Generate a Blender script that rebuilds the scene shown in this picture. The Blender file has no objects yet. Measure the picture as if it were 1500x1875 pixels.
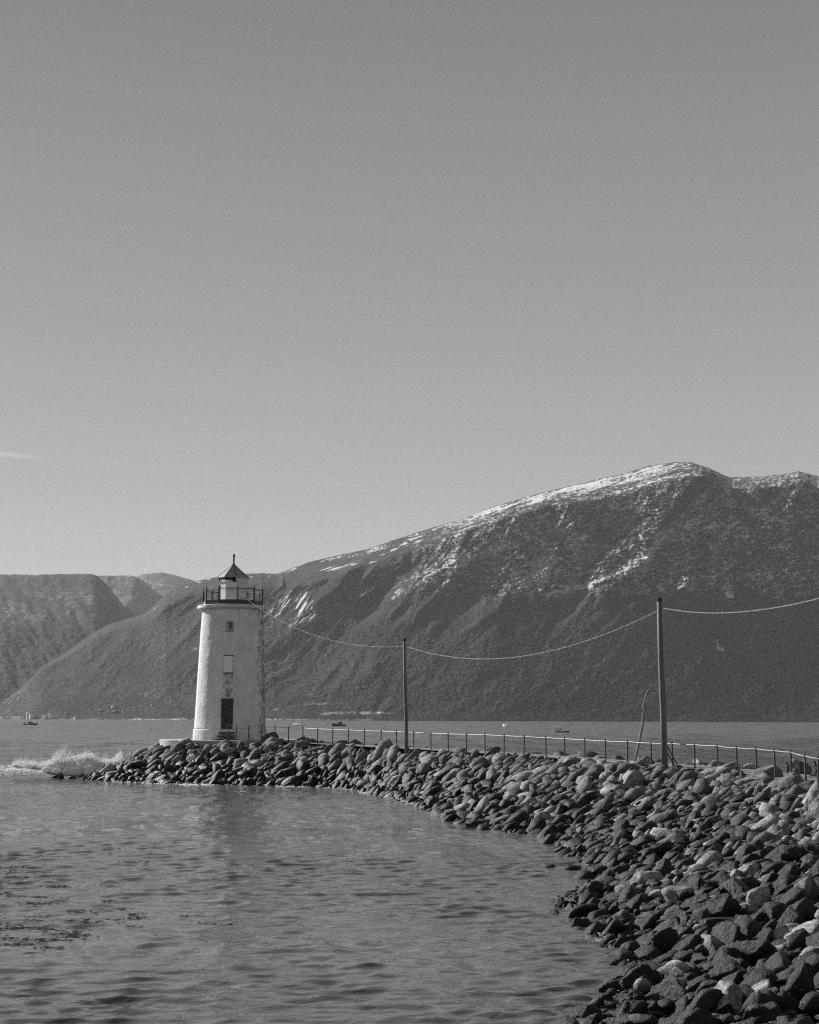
import bpy, bmesh, math, random
import numpy as np
from mathutils import Vector, Matrix, Euler
from mathutils import noise as mnoise

random.seed(7); RNG = np.random.default_rng(7)
SC = bpy.context.scene
COL = SC.collection
R = math.radians

# ------------------------------------------------------------------ camera
FPX = 2500.0                      # focal length in photo pixels (photo 1500 x 1875)
EYE = 4.0
LZ = 97.0                        # range of the lighthouse
HOR0 = 1317.0                     # horizon row at the middle of the photo
TILT = math.atan((HOR0 - 937.5) / FPX)
ROLL = R(0.19)
cam_d = bpy.data.cameras.new('camera'); cam = bpy.data.objects.new('camera', cam_d); COL.objects.link(cam)
cam_d.sensor_fit = 'VERTICAL'; cam_d.sensor_height = 36.0; cam_d.lens = FPX / 1875 * 36.0
cam_d.clip_start = 0.1; cam_d.clip_end = 60000
cam.location = (0, 0, EYE)
CAMR = Matrix.Rotation(math.pi / 2 + TILT, 4, 'X') @ Matrix.Rotation(ROLL, 4, 'Z')
cam.matrix_world = Matrix.Translation((0, 0, EYE)) @ CAMR
SC.camera = cam
CR = np.array(CAMR.to_3x3())

def ray(px, py):
    """direction through a photo pixel, scaled so that its Y component is 1"""
    px = np.asarray(px, float); py = np.asarray(py, float)
    d = np.stack([(px - 750) / FPX, (937.5 - py) / FPX, -np.ones_like(px * py)], -1) @ CR.T
    return d / d[..., 1:2]
def at_depth(px, py, Y):
    d = ray(px, py) * np.asarray(Y, float)[..., None]; d[..., 2] += EYE
    return d
def on_level(px, py, Z=0.0):
    d = ray(px, py); Y = (Z - EYE) / d[..., 2]
    p = d * Y[..., None]; p[..., 2] += EYE
    return p
def hor(px): return HOR0 + (np.asarray(px, float) - 750) * math.tan(ROLL)

# ------------------------------------------------------------------ light
SUN_EL = R(27); SUN_AZ = R(-54)          # azimuth from +Y (view) towards +X
w = bpy.data.worlds.new('World'); SC.world = w; w.use_nodes = True
nt = w.node_tree; nt.nodes.clear()
wo = nt.nodes.new('ShaderNodeOutputWorld'); bg = nt.nodes.new('ShaderNodeBackground')
sky = nt.nodes.new('ShaderNodeTexSky'); sky.sky_type = 'NISHITA'; sky.sun_disc = False
sky.sun_elevation = SUN_EL; sky.sun_rotation = SUN_AZ
sky.altitude = 0; sky.air_density = 1.0; sky.dust_density = 0.1; sky.ozone_density = 1.5
bw = nt.nodes.new('ShaderNodeSeparateColor')
SKYW = (0.05, 0.20, 0.52)                  # black-and-white film, mostly blue sensitive
m1 = nt.nodes.new('ShaderNodeMath'); m1.operation = 'MULTIPLY'; m1.inputs[1].default_value = SKYW[0]
m2 = nt.nodes.new('ShaderNodeMath'); m2.operation = 'MULTIPLY_ADD'; m2.inputs[1].default_value = SKYW[1]
nt.links.new(sky.outputs[0], bw.inputs[0])
nt.links.new(bw.outputs[0], m1.inputs[0]); nt.links.new(bw.outputs[1], m2.inputs[0]); nt.links.new(m1.outputs[0], m2.inputs[2])
m3 = nt.nodes.new('ShaderNodeMath'); m3.operation = 'MULTIPLY_ADD'; m3.inputs[1].default_value = SKYW[2]
nt.links.new(bw.outputs[2], m3.inputs[0]); nt.links.new(m2.outputs[0], m3.inputs[2])
SKY_OUT = m3
# two faint wisps of cirrus, painted on the sky by direction
def wisp(prev, px, py, wx, wy, amt, slant):
    d = ray(px, py); az = math.atan2(d[0], d[1]); el = math.atan2(d[2], math.hypot(d[0], d[1]))
    N = nt.nodes; L = nt.links
    tc = N.new('ShaderNodeTexCoord'); sp = N.new('ShaderNodeSeparateXYZ'); L.new(tc.outputs['Generated'], sp.inputs[0])
    def M(op, a, b=None, c=None):
        n = N.new('ShaderNodeMath'); n.operation = op
        for i, v in enumerate((a, b, c)):
            if v is None: continue
            if isinstance(v, (int, float)): n.inputs[i].default_value = v
            else: L.new(v, n.inputs[i])
        return n.outputs[0]
    a_ = M('ARCTAN2', sp.outputs[0], sp.outputs[1]); e_ = M('ARCSINE', sp.outputs[2])
    da = M('SUBTRACT', a_, az); de = M('SUBTRACT', M('SUBTRACT', e_, el), M('MULTIPLY', da, slant))
    nz = N.new('ShaderNodeTexNoise'); nz.inputs['Scale'].default_value = 60; nz.inputs['Detail'].default_value = 5
    L.new(tc.outputs['Generated'], nz.inputs['Vector'])
    g = M('ADD', M('POWER', M('DIVIDE', da, wx / FPX), 2), M('POWER', M('DIVIDE', de, wy / FPX), 2))
    g = M('EXPONENT', M('MULTIPLY', g, -1))
    f = M('MULTIPLY', M('MULTIPLY', g, M('MULTIPLY', nz.outputs[0], 2)), amt)
    return M('MULTIPLY_ADD', prev, f, prev)
# even out the sky towards a plain fall-off with height
tc_ = nt.nodes.new('ShaderNodeTexCoord'); sx_ = nt.nodes.new('ShaderNodeSeparateXYZ'); nt.links.new(tc_.outputs['Generated'], sx_.inputs[0])
rp = nt.nodes.new('ShaderNodeValToRGB'); rp.color_ramp.interpolation = 'B_SPLINE'
els = [(0.0, .78), (.06, .73), (.11, .66), (.165, .585), (.28, .455), (.47, .30), (.66, .14), (1.0, .06)]
cr_ = rp.color_ramp; cr_.elements[0].position = 0; cr_.elements[1].position = 1
for p_, v_ in els[1:-1]: cr_.elements.new(p_)
for e_, (p_, v_) in zip(cr_.elements, els): e_.position = p_; e_.color = (v_, v_, v_, 1)
nt.links.new(sx_.outputs[2], rp.inputs[0])
mx_ = nt.nodes.new('ShaderNodeMath'); mx_.operation = 'MULTIPLY_ADD'; mx_.inputs[1].default_value = 4.35
ms_ = nt.nodes.new('ShaderNodeMath'); ms_.operation = 'MULTIPLY'; ms_.inputs[1].default_value = .07
nt.links.new(rp.outputs[0], mx_.inputs[0]); nt.links.new(SKY_OUT.outputs[0], ms_.inputs[0]); nt.links.new(ms_.outputs[0], mx_.inputs[2])
o_ = mx_.outputs[0]
o_ = wisp(o_, 15, 832, 60, 4.0, 0.22, -0.05)
o_ = wisp(o_, 500, 960, 26, 8, 0.05, 0.5)
o_ = wisp(o_, 330, 970, 40, 8, 0.03, 0.1)
nt.links.new(o_, bg.inputs[0]); bg.inputs[1].default_value = 0.10
nt.links.new(bg.outputs[0], wo.inputs[0])

sl = bpy.data.lights.new('sun', 'SUN'); sun = bpy.data.objects.new('sun', sl); COL.objects.link(sun)
sl.energy = 5.0; sl.angle = R(0.53); sl.color = (1, 1, 1)
SUNDIR = Vector((math.sin(SUN_AZ) * math.cos(SUN_EL), math.cos(SUN_AZ) * math.cos(SUN_EL), math.sin(SUN_EL)))
sun.rotation_euler = SUNDIR.to_track_quat('Z', 'Y').to_euler(); sun.location = SUNDIR * 300
SC.view_settings.view_transform = 'Standard'; SC.view_settings.look = 'None'
SC.view_settings.gamma = 1; SC.view_settings.exposure = 0.5
SC.view_settings.use_curve_mapping = False
SC.cycles.use_denoising = False;      # the fine noise stands for the film's grain
SC.cycles.filter_width = 1.15; SC.cycles.volume_bounces = 0; SC.cycles.max_bounces = 6
SC.cycles.volume_step_rate = 10; SC.cycles.sample_clamp_indirect = 2.0; SC.cycles.sample_clamp_direct = 6.0; SC.cycles.caustics_reflective = False; SC.cycles.caustics_refractive = False

# ------------------------------------------------------------------ helpers
def link_mesh(name, verts, faces, m=None, parent=None, smooth=False):
    me = bpy.data.meshes.new(name)
    if isinstance(verts, np.ndarray) and isinstance(faces, np.ndarray):
        nv, nf, k = len(verts), len(faces), faces.shape[1]
        me.vertices.add(nv); me.vertices.foreach_set('co', np.ascontiguousarray(verts, np.float32).ravel())
        me.loops.add(nf * k); me.loops.foreach_set('vertex_index', np.ascontiguousarray(faces, np.int32).ravel())
        me.polygons.add(nf); me.polygons.foreach_set('loop_start', np.arange(0, nf * k, k, dtype=np.int32))
        try: me.polygons.foreach_set('loop_total', np.full(nf, k, np.int32))
        except Exception: pass
        me.update(calc_edges=True)
    else:
        me.from_pydata([tuple(v) for v in verts], [], [tuple(f) for f in faces])
    if smooth: me.polygons.foreach_set('use_smooth', [True] * len(me.polygons))
    me.update()
    if m: me.materials.append(m)
    o = bpy.data.objects.new(name, me); COL.objects.link(o)
    if parent: o.parent = parent
    return o
def bm_obj(name, bm, m, parent=None, smooth=False):
    me = bpy.data.meshes.new(name); bm.normal_update(); bm.to_mesh(me); bm.free()
    if smooth: me.polygons.foreach_set('use_smooth', [True] * len(me.polygons))
    me.materials.append(m)
    o = bpy.data.objects.new(name, me); COL.objects.link(o)
    if parent: o.parent = parent
    return o
def empty(name, loc, rz=0):
    o = bpy.data.objects.new(name, None); COL.objects.link(o); o.location = loc; o.rotation_euler = (0, 0, rz)
    o.empty_display_size = .2
    return o
def tag(o, label=None, cat=None, group=None, kind=None):
    if label: o['label'] = label
    if cat: o['category'] = cat
    if group: o['group'] = group
    if kind: o['kind'] = kind
    return o
def box(bm, c, s, rot=None, bevel=0):
    r = bmesh.ops.create_cube(bm, size=1)
    M = Matrix.Translation(c) @ (rot.to_4x4() if rot else Matrix.Identity(4)) @ Matrix.Diagonal((*s, 1))
    bmesh.ops.transform(bm, matrix=M, verts=r['verts'])
    if bevel:
        es = list({e for v in r['verts'] for e in v.link_edges})
        bmesh.ops.bevel(bm, geom=es, offset=bevel, segments=2, affect='EDGES')
def lathe(bm, prof, n=48, c=(0, 0, 0), phase=0, a0=0, a1=2 * math.pi, close=True):
    full = abs(a1 - a0 - 2 * math.pi) < 1e-6
    k = n if full else n + 1
    rings = []
    for (r, z) in prof:
        rings.append([bm.verts.new((c[0] + r * math.cos(phase + a0 + (a1 - a0) * i / n), c[1] + r * math.sin(phase + a0 + (a1 - a0) * i / n), c[2] + z)) for i in range(k)])
    for a, b in zip(rings, rings[1:]):
        for i in range(n):
            j = (i + 1) % k
            bm.faces.new((a[i], a[j], b[j], b[i]))
    if close and full:
        bm.faces.new(list(reversed(rings[0]))); bm.faces.new(rings[-1])
def tube(bm, pts, rad, n=8, caps=True):
    pts = [Vector(p) for p in pts]
    rads = rad if isinstance(rad, (list, tuple, np.ndarray)) else [rad] * len(pts)
    rings = []; prev = None
    for i, p in enumerate(pts):
        t = (pts[min(i + 1, len(pts) - 1)] - pts[max(i - 1, 0)]).normalized()
        a = prev - t * prev.dot(t) if prev is not None else t.cross(Vector((0, 0, 1)) if abs(t.z) < .9 else Vector((1, 0, 0)))
        a.normalize(); b = t.cross(a); prev = a
        rings.append([bm.verts.new(p + (a * math.cos(2 * math.pi * k / n) + b * math.sin(2 * math.pi * k / n)) * rads[i]) for k in range(n)])
    for r0, r1 in zip(rings, rings[1:]):
        for k in range(n):
            bm.faces.new((r0[k], r0[(k + 1) % n], r1[(k + 1) % n], r1[k]))
    if caps:
        bm.faces.new(list(reversed(rings[0]))); bm.faces.new(rings[-1])

# vectorised gradient noise
def _h(ix, iy, seed):
    x = (ix.astype(np.int64) * 374761393 + iy.astype(np.int64) * 668265263 + seed * 1442695041) & 0xFFFFFFFF
    x = ((x ^ (x >> 13)) * 1274126177) & 0xFFFFFFFF
    x = x ^ (x >> 16)
    return (x & 0xFFFF) / 65536.0 * 2 * np.pi
def perlin(x, y, seed=0):
    xi = np.floor(x); yi = np.floor(y); xf = x - xi; yf = y - yi
    u = xf ** 3 * (xf * (xf * 6 - 15) + 10); v = yf ** 3 * (yf * (yf * 6 - 15) + 10)
    def g(dx, dy):
        a = _h(xi + dx, yi + dy, seed); return np.cos(a) * (xf - dx) + np.sin(a) * (yf - dy)
    return ((g(0, 0) * (1 - u) + g(1, 0) * u) * (1 - v) + (g(0, 1) * (1 - u) + g(1, 1) * u) * v) * 1.5
def fbm(x, y, seed=0, oct=5, gain=.5, lac=2.03):
    s = 0; a = 1; n = 0
    for k in range(oct):
        s = s + a * perlin(x, y, seed + k * 17); n += a; a *= gain; x = x * lac; y = y * lac
    return s / n
def ridged(x, y, seed=0, oct=4, gain=.5):
    s = 0; a = 1; n = 0
    for k in range(oct):
        s = s + a * (1 - np.abs(perlin(x, y, seed + k * 31)) * 2); n += a; a *= gain; x = x * 2.07; y = y * 2.07
    return s / n
def sstep(a, b, x):
    t = np.clip((x - a) / (b - a), 0, 1); return t * t * (3 - 2 * t)

# ------------------------------------------------------------------ materials (everything is grey: a black-and-white picture)
class Mat:
    def __init__(s, name):
        s.m = bpy.data.materials.new(name); s.m.use_nodes = True; s.nt = s.m.node_tree; s.N = s.nt.nodes; s.L = s.nt.links
        s.p = s.N['Principled BSDF']
        s.tc = s.N.new('ShaderNodeTexCoord')
    def noise(s, scale, detail=4, vec=None, stretch=None, rough=.55, dist=0):
        n = s.N.new('ShaderNodeTexNoise'); n.inputs['Scale'].default_value = scale; n.inputs['Detail'].default_value = detail
        n.inputs['Roughness'].default_value = rough; n.inputs['Distortion'].default_value = dist
        v = vec if vec is not None else s.tc.outputs['Object']
        if stretch:
            mp = s.N.new('ShaderNodeMapping'); mp.inputs['Scale'].default_value = stretch; s.L.new(v, mp.inputs[0]); v = mp.outputs[0]
        s.L.new(v, n.inputs['Vector']); return n.outputs[0]
    def M(s, op, a, b=None, c=None, clamp=False):
        n = s.N.new('ShaderNodeMath'); n.operation = op; n.use_clamp = clamp
        for i, v in enumerate((a, b, c)):
            if v is None: continue
            if isinstance(v, (int, float)): n.inputs[i].default_value = v
            else: s.L.new(v, n.inputs[i])
        return n.outputs[0]
    def ramp(s, x, a, b, lo=0., hi=1.):
        n = s.N.new('ShaderNodeMapRange'); n.interpolation_type = 'SMOOTHSTEP'
        s.L.new(x, n.inputs[0]); n.inputs[1].default_value = a; n.inputs[2].default_value = b
        n.inputs[3].default_value = lo; n.inputs[4].default_value = hi; return n.outputs[0]
    def mix(s, f, a, b):
        n = s.N.new('ShaderNodeMix'); n.data_type = 'FLOAT'
        for sock, v in ((n.inputs[0], f), (n.inputs[2], a), (n.inputs[3], b)):
            if isinstance(v, (int, float)): sock.default_value = v
            else: s.L.new(v, sock)
        return n.outputs[0]
    def color(s, x):
        if isinstance(x, (int, float)): s.p.inputs['Base Color'].default_value = (x, x, x, 1)
        else:
            c = s.N.new('ShaderNodeCombineColor')
            for i in range(3): s.L.new(x, c.inputs[i])
            s.L.new(c.outputs[0], s.p.inputs['Base Color'])
    def rough(s, x):
        if isinstance(x, (int, float)): s.p.inputs['Roughness'].default_value = x
        else: s.L.new(x, s.p.inputs['Roughness'])
    def bump(s, h, dist, strength=1.0):
        b = s.N.new('ShaderNodeBump'); b.inputs['Distance'].default_value = dist; b.inputs['Strength'].default_value = strength
        s.L.new(h, b.inputs['Height'])
        if s.p.inputs['Normal'].is_linked: s.L.new(s.p.inputs['Normal'].links[0].from_socket, b.inputs['Normal'])
        s.L.new(b.outputs[0], s.p.inputs['Normal'])
    def attr(s, name, typ='GEOMETRY'):
        a = s.N.new('ShaderNodeAttribute'); a.attribute_name = name; a.attribute_type = typ; return a.outputs['Fac']
def simple(name, v, rough=.6, var=.25, scale=3, bump=.004, stretch=None, metal=0, bscale=None):
    k = Mat(name); n = k.noise(scale, 5, stretch=stretch)
    k.color(k.M('MULTIPLY', k.ramp(n, .3, .7, 1 - var, 1 + var), v)); k.rough(rough)
    k.p.inputs['Metallic'].default_value = metal
    if bump: k.bump(k.noise(bscale or scale * 6, 4, stretch=stretch), bump)
    return k.m
M_dark = simple('black_paint', .035, .45, .3, 4, .002)
M_post = simple('weathered_dark_steel', .05, .5, .5, 9, .002)
M_rail = simple('galvanised_rail', .4, .4, .15, 6, .001)
M_wood = simple('weathered_wood', .14, .8, .3, 2, .01, (6, 6, .25), bscale=6)
M_wood2 = simple('driftwood', .2, .8, .35, 5, .01, (4, 4, .6))
M_cable = simple('cable', .36, .5, .2, 6, 0)
M_white = simple('white_paint', .72, .5, .06, 3, .002)
M_concrete = simple('concrete', .42, .85, .3, 1.2, .01)
M_glass = None
def glassmat():
    k = Mat('window_glass'); k.color(.9); k.rough(.02); k.p.inputs['Transmission Weight'].default_value = 1; k.p.inputs['IOR'].default_value = 1.2
    return k.m
M_glass = glassmat()
k = Mat('dark_glass'); k.color(.03); k.rough(.08); M_dglass = k.m
M_rope = simple('rope', .6, .8, .2, 8, 0)

# ================================================================== HAZE
k = bpy.data.materials.new('haze_air'); k.use_nodes = True; n_ = k.node_tree; n_.nodes.clear()
mo = n_.nodes.new('ShaderNodeOutputMaterial'); pv = n_.nodes.new('ShaderNodeVolumePrincipled')
pv.inputs['Color'].default_value = (.95, .95, .95, 1); pv.inputs['Density'].default_value = 2.6e-5; pv.inputs['Anisotropy'].default_value = 0.1
n_.links.new(pv.outputs[0], mo.inputs['Volume'])
HAZE_MAT = k

# ================================================================== TERRAIN
def terrain(name, cols, E_pts, r0f, r1f, back, rock_f, relief=1.0, rows=240, R_shape=(.55, 5), seed=0, base_y=0.0):
    """a mountain as a grid over bearing and height.  E_pts: skyline (photo x, y) at the range r1; foot at range r0, at sea level"""
    px = cols; E_pts = np.array(E_pts, float)
    sy = np.interp(px, E_pts[:, 0], E_pts[:, 1])
    ker = np.array([1, 2, 3, 2, 1.]); ker /= ker.sum()
    sy = np.convolve(np.pad(sy, 2, 'edge'), ker, 'valid')
    sy = sy + 1.6 * fbm(px / 14, px * 0 + .3, seed + 5, 4, .6)
    r0 = r0f(px); r1 = r1f(px)
    # rows run from the water (v=0) to the skyline (v=1)
    v = np.linspace(0, 1, rows) ** .98
    PX, V = np.meshgrid(px, v)
    SY = np.broadcast_to(sy, PX.shape); R0 = np.broadcast_to(r0, PX.shape); R1 = np.broadcast_to(r1, PX.shape)
    foot = hor(PX) + EYE / R0 * FPX
    PY = foot + (SY - foot) * V
    if callable(R_shape): RR = R0 + (R1 - R0) * R_shape(PX, V, SY, foot)
    else:
        a, p = R_shape
        RR = R0 + (R1 - R0) * (a * V + (1 - a) * V ** p)
    rel, attrs = rock_f(PX, PY, V, SY)
    RR = RR + rel * relief * np.minimum(1, V * 12)
    P = at_depth(PX, PY, RR)
    P[0, :, 2] = -2.0
    # the far side, going down behind the skyline
    extra = []; last = P[-1]
    dirs = last.copy(); dirs[:, 2] = 0; dirs /= np.linalg.norm(dirs, axis=1)[:, None]
    for f, dz in ((.25, .93), (.6, .6), (1.0, 0)):
        q = last + dirs * back * f; q[:, 2] = last[:, 2] * dz - (3 if dz == 0 else 0); extra.append(q)
    P2 = np.concatenate([P, np.array(extra)], 0)
    nr, nc = P2.shape[:2]
    idx = np.arange(nr * nc).reshape(nr, nc)
    F = np.stack([idx[:-1, :-1], idx[:-1, 1:], idx[1:, 1:], idx[1:, :-1]], -1).reshape(-1, 4)
    o = link_mesh(name, P2.reshape(-1, 3), F, None, None, True)
    for an, av in attrs.items():
        at = o.data.attributes.new(an, 'FLOAT', 'POINT')
        full = np.concatenate([av, np.repeat(av[-1:], 3, 0)], 0)
        at.data.foreach_set('value', full.astype(np.float32).ravel())
    return o, (px, P)

def mountain_mat(name, tree=.05, rock=.24, grain=1.0, snow=.62):
    k = Mat(name)
    r = k.attr('rock'); s = k.attr('snow'); g = k.attr('tone')
    n1 = k.noise(.03 * grain, 8, rough=.78); n2 = k.noise(.09 * grain, 5, rough=.7)
    n3 = k.noise(.006 * grain, 4)
    rm = k.ramp(k.M('ADD', r, k.M('MULTIPLY', k.M('SUBTRACT', n1, .5), 2.0)), .35, .70)
    treec = k.M('MULTIPLY', k.ramp(n2, .3, .72, .45, 1.6), tree)
    rockc = k.M('MULTIPLY', k.ramp(n2, .35, .68, .35, 1.5), rock)
    c = k.mix(rm, treec, rockc)
    c = k.M('MULTIPLY', c, k.M('MULTIPLY', g, k.ramp(n3, .3, .7, .75, 1.25)))
    sm = k.ramp(k.M('ADD', s, k.M('MULTIPLY', k.M('SUBTRACT', k.noise(.035 * grain, 6, rough=.7), .5), 1.3)), .38, .72)
    c = k.mix(sm, c, snow)
    k.color(c); k.rough(.95); k.p.inputs['Specular IOR Level'].default_value = .1
    k.bump(k.noise(.12 * grain, 6, rough=.65), 2.0 / grain); 
    return k.m

# --- the big mountain
SKY_D = [(-600, 1330), (-60, 1310), (0, 1287), (22, 1272), (40, 1258), (76, 1222), (114, 1197), (152, 1172), (182, 1152), (203, 1142), (240, 1131), (263, 1124), (279, 1113), (304, 1088),
         (342, 1070), (367, 1063), (395, 1057), (420, 1053), (450, 1050.5), (480, 1049.5), (508, 1051), (525, 1045), (549, 1035), (575, 1027), (601, 1021), (671, 1006), (740, 983), (792, 966), (844, 952), (896, 931),
         (948, 914), (1005, 899), (1060, 886), (1097, 877), (1141, 868), (1188, 853), (1236, 846), (1265, 846), (1298, 857), (1335, 874), (1364, 874), (1408, 871), (1438, 868), (1463, 863), (1480, 867),
         (1493, 871), (1560, 872), (1640, 860), (1720, 880), (1850, 905), (2000, 930), (2200, 960)]
# the shoulder: upper edge of the front face, below the snowy top
SHOULDER = [(-600, 1330), (500, 1075), (560, 1062), (620, 1045), (700, 1018), (760, 1002), (830, 975), (900, 950), (950, 935), (1000, 922), (1060, 912), (1144, 897), (1214, 875), (1273, 867), (1309, 873), (1335, 882), (1400, 880), (1463, 876), (1500, 882), (2200, 980)]
def seg_d(PX, PY, pts):
    """distance in the picture plane of the face to a polyline drawn on it"""
    best = np.full(PX.shape, 1e9)
    for (x0, y0), (x1, y1) in zip(pts, pts[1:]):
        dx, dy = x1 - x0, y1 - y0; t = np.clip(((PX - x0) * dx + (PY - y0) * dy) / (dx * dx + dy * dy), 0, 1)
        best = np.minimum(best, np.hypot(PX - x0 - t * dx, PY - y0 - t * dy))
    return best
def blob(PX, PY, cx, cy, rx, ry, ang=0):
    c, s = math.cos(ang), math.sin(ang); x = (PX - cx) * c + (PY - cy) * s; y = -(PX - cx) * s + (PY - cy) * c
    return np.exp(-(x / rx) ** 2 - (y / ry) ** 2)
def rock_main(PX, PY, V, SY):
    sh = np.interp(PX, *np.array(SHOULDER).T)
    # gullies slant down to the left, upright towards the right end
    sl = np.interp(PX, [0, 500, 1100, 1400, 1600], [1.0, .9, .75, .45, .2])
    q = PX + sl * (PY - 1000); wob = 18 * fbm(PX / 90, PY / 90, 3, 3)
    big = ridged((q + wob) / 170, (PY - .4 * PX) / 420, 11, 3)
    mid = ridged((q + wob) / 62, (PY - .3 * PX) / 150, 23, 4)
    fine = fbm(PX / 17, PY / 13, 31, 5, .6)
    face = sstep(0, 60, PY - sh)
    topz = 1 - sstep(-2, 20, PY - sh)
    amp_l = np.interp(PX, [0, 200, 600, 1000], [.55, .6, .9, 1.0])
    low = np.maximum(sstep(1180, 1080, PY), .55 * sstep(760, 560, PX) * sstep(1300, 1200, PY))
    amp_r = np.interp(PX, [700, 1000, 1500], [1, .6, .5])
    rel = (-105 * (big - .4) * (.18 + .82 * low) - 42 * (mid - .4) * (.12 + .88 * low) * (1 - .4 * topz)) * amp_l * amp_r
    rocky_zone = sstep(640, 900, PX) * sstep(1135, 1060, PY)
    rel = rel + fine * (6 + 13 * rocky_zone * face)
    strata = fbm(PX / 22 + .2 * PY / 30, (PY + .22 * PX) / 5.0, 47, 4, .65)
    rel = rel - 17 * strata * rocky_zone * face + 11 * fbm(PX / 4.5, PY / 3, 48, 3, .6) * rocky_zone
    # big slanting gully under the summit: slight relief, its shade painted into the colour
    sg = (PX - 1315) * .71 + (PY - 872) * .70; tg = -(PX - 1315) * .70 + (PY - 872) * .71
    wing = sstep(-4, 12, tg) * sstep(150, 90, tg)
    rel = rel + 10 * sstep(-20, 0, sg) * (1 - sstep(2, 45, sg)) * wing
    gul_shade = sstep(-28, -20, sg) * sstep(3, -3, sg) * wing
    # forest clumps, low slopes
    tree = fbm(PX / 7, PY / 5, 61, 4, .65)
    rel = rel + 6 * tree * (1 - rocky_zone)
    # --- what grows where
    n1 = fbm(PX / 60, PY / 45, 71, 5, .6); n2 = fbm((q) / 16, PY / 60, 73, 4, .6)
    rock = .16 + rocky_zone * (.24 + 1.2 * fbm(PX / 8, PY / 3.4, 75, 5, .75) + .55 * fbm(PX / 26, (PY + .2 * PX) / 6, 76, 4, .65)) + .35 * n1 - .9 * gul_shade  # gully term darkens the ground colour to stand in for the wall's shade
    rock += .28 * blob(PX, PY, 985, 1045, 45, 22, -.5) + .14 * blob(PX, PY, 880, 1020, 120, 20, -.35) + .10 * blob(PX, PY, 760, 1060, 90, 16, -.5)
    rock -= .6 * sstep(1080, 1150, PY - .0 * PX) * sstep(600, 800, PX)
    talus = [[(1225, 975), (1166, 1034), (1130, 1045), (1075, 1072), (1012, 1084), (995, 1100)], [(880, 1150), (845, 1165), (800, 1190), (760, 1215)], [(985, 1020), (1000, 1060), (960, 1110)],
             [(720, 1095), (800, 1040), (900, 1005)], [(560, 1130), (620, 1110), (665, 1085)], [(1335, 885), (1342, 960), (1310, 1010)], [(1330, 1060), (1335, 1100), (1330, 1120)]]
    for i, t in enumerate(talus):
        rock += (.5 if i in (0,) else .26) * np.exp(-(seg_d(PX, PY + 8 * n1, t) / (5 if i == 0 else 7)) ** 2)
    # lower meadows and shore rock
    mead = np.exp(-((PY - 1308 - 3 * np.sin(PX / 60)) / 4.0) ** 2) * sstep(560, 620, PX) * sstep(860, 780, PX)
    rock += .7 * mead + .55 * np.exp(-((V) / .012) ** 2)
    for t in ([(640, 1262), (720, 1250), (790, 1242), (880, 1243)], [(690, 1250), (760, 1232), (840, 1226), (880, 1235)], [(660, 1290), (740, 1272), (830, 1272)], [(500, 1300), (560, 1290), (640, 1288)]):
        rock += .35 * np.exp(-(seg_d(PX, PY, t) / 2.6) ** 2)
    for (x, y, a_) in ((1317, 1188, 9), (1360, 1184, 8), (1378, 1178, 4), (1418, 1164, 5), (1433, 1174, 3), (1488, 1168, 4), (1390, 1170, 3), (1312, 1172, 4), (1001, 1200, 3), (1250, 1220, 2), (1233, 1223, 2), (956, 1132, 3), (974, 1130, 3)):
        rock += 1.0 * blob(PX, PY, x, y, a_, a_ * .6)
    rock += .9 * np.exp(-(seg_d(PX, PY, [(1311, 1165), (1316, 1186), (1325, 1190)]) / 3) ** 2)
    rock += .35 * np.exp(-((PY - 1120 + .12 * (PX - 1400)) / 7) ** 2) * sstep(1290, 1330, PX) * (n1 > 0)
    # bright bare slabs on the left flank
    st = fbm((PX + .62 * (PY - 1115)) / 5.5, (PY) / 38, 81, 3, .6)
    slab = blob(PX, PY, 533, 1112, 30, 34, .55) + .8 * blob(PX, PY, 500, 1128, 14, 30, .5) + .6 * blob(PX, PY, 565, 1100, 18, 20, .4) + .7 * blob(PX, PY, 560, 1135, 34, 5, -.4)
    snow = .95 * slab * sstep(-.25, .30, st)
    # snow along the top
    thick = .2 + np.interp(PX, [450, 520, 600, 700, 800, 900, 1000, 1100, 1200, 1260, 1330, 1360, 1420, 1460, 1500], [0, 4, 14, 16, 14, 19, 24, 26, 28, 20, 6, 10, 7, 6, 5])
    dy = PY - SY
    band = sstep(-1, 2.5, dy) * sstep(thick * 1.05, thick * .45, dy)
    streak = fbm((PX + 3.2 * (PY - SY)) / 40, (PY + .3 * PX) / 4.0, 91, 4, .6)
    pat = np.interp(PX, [500, 800, 950, 1050, 1200, 1300, 1340, 1420, 1500], [.33, .42, .62, .66, .62, .40, .5, .42, .3])
    snow += band * (pat - .02 + .95 * streak + .5 * fbm(PX / 6, PY / 3, 94, 3, .6))
    snow += (.62 + .8 * fbm(PX / 8, PY / 4, 95, 3, .6)) * np.exp(-((PY - sh - 1 - 1.5 * n1) / 3.0) ** 2) * sstep(1080, 1130, PX) * sstep(1312, 1280, PX) 
    snow += .75 * np.exp(-(seg_d(PX, PY, [(672, 1035), (700, 1018), (735, 1000), (790, 985)]) / 5) ** 2) * sstep(-.1, .3, streak)
    snow += .8 * np.exp(-(seg_d(PX, PY, [(590, 1042), (625, 1040), (660, 1028)]) / 6) ** 2) * sstep(-.1, .25, streak)
    snow += .7 * np.exp(-(seg_d(PX, PY, [(455, 1056), (480, 1054), (500, 1055)]) / 2.2) ** 2) * sstep(-.1, .2, fbm(PX / 8, PY / 3, 92, 2))
    snow += .75 * np.exp(-(seg_d(PX, PY, [(340, 1075), (366, 1066), (392, 1059)]) / 1.8) ** 2) * sstep(-.1, .2, fbm(PX / 8, PY / 3, 93, 2))
    snow += .6 * blob(PX, PY, 765, 1050, 14, 3, -.6)
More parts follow.
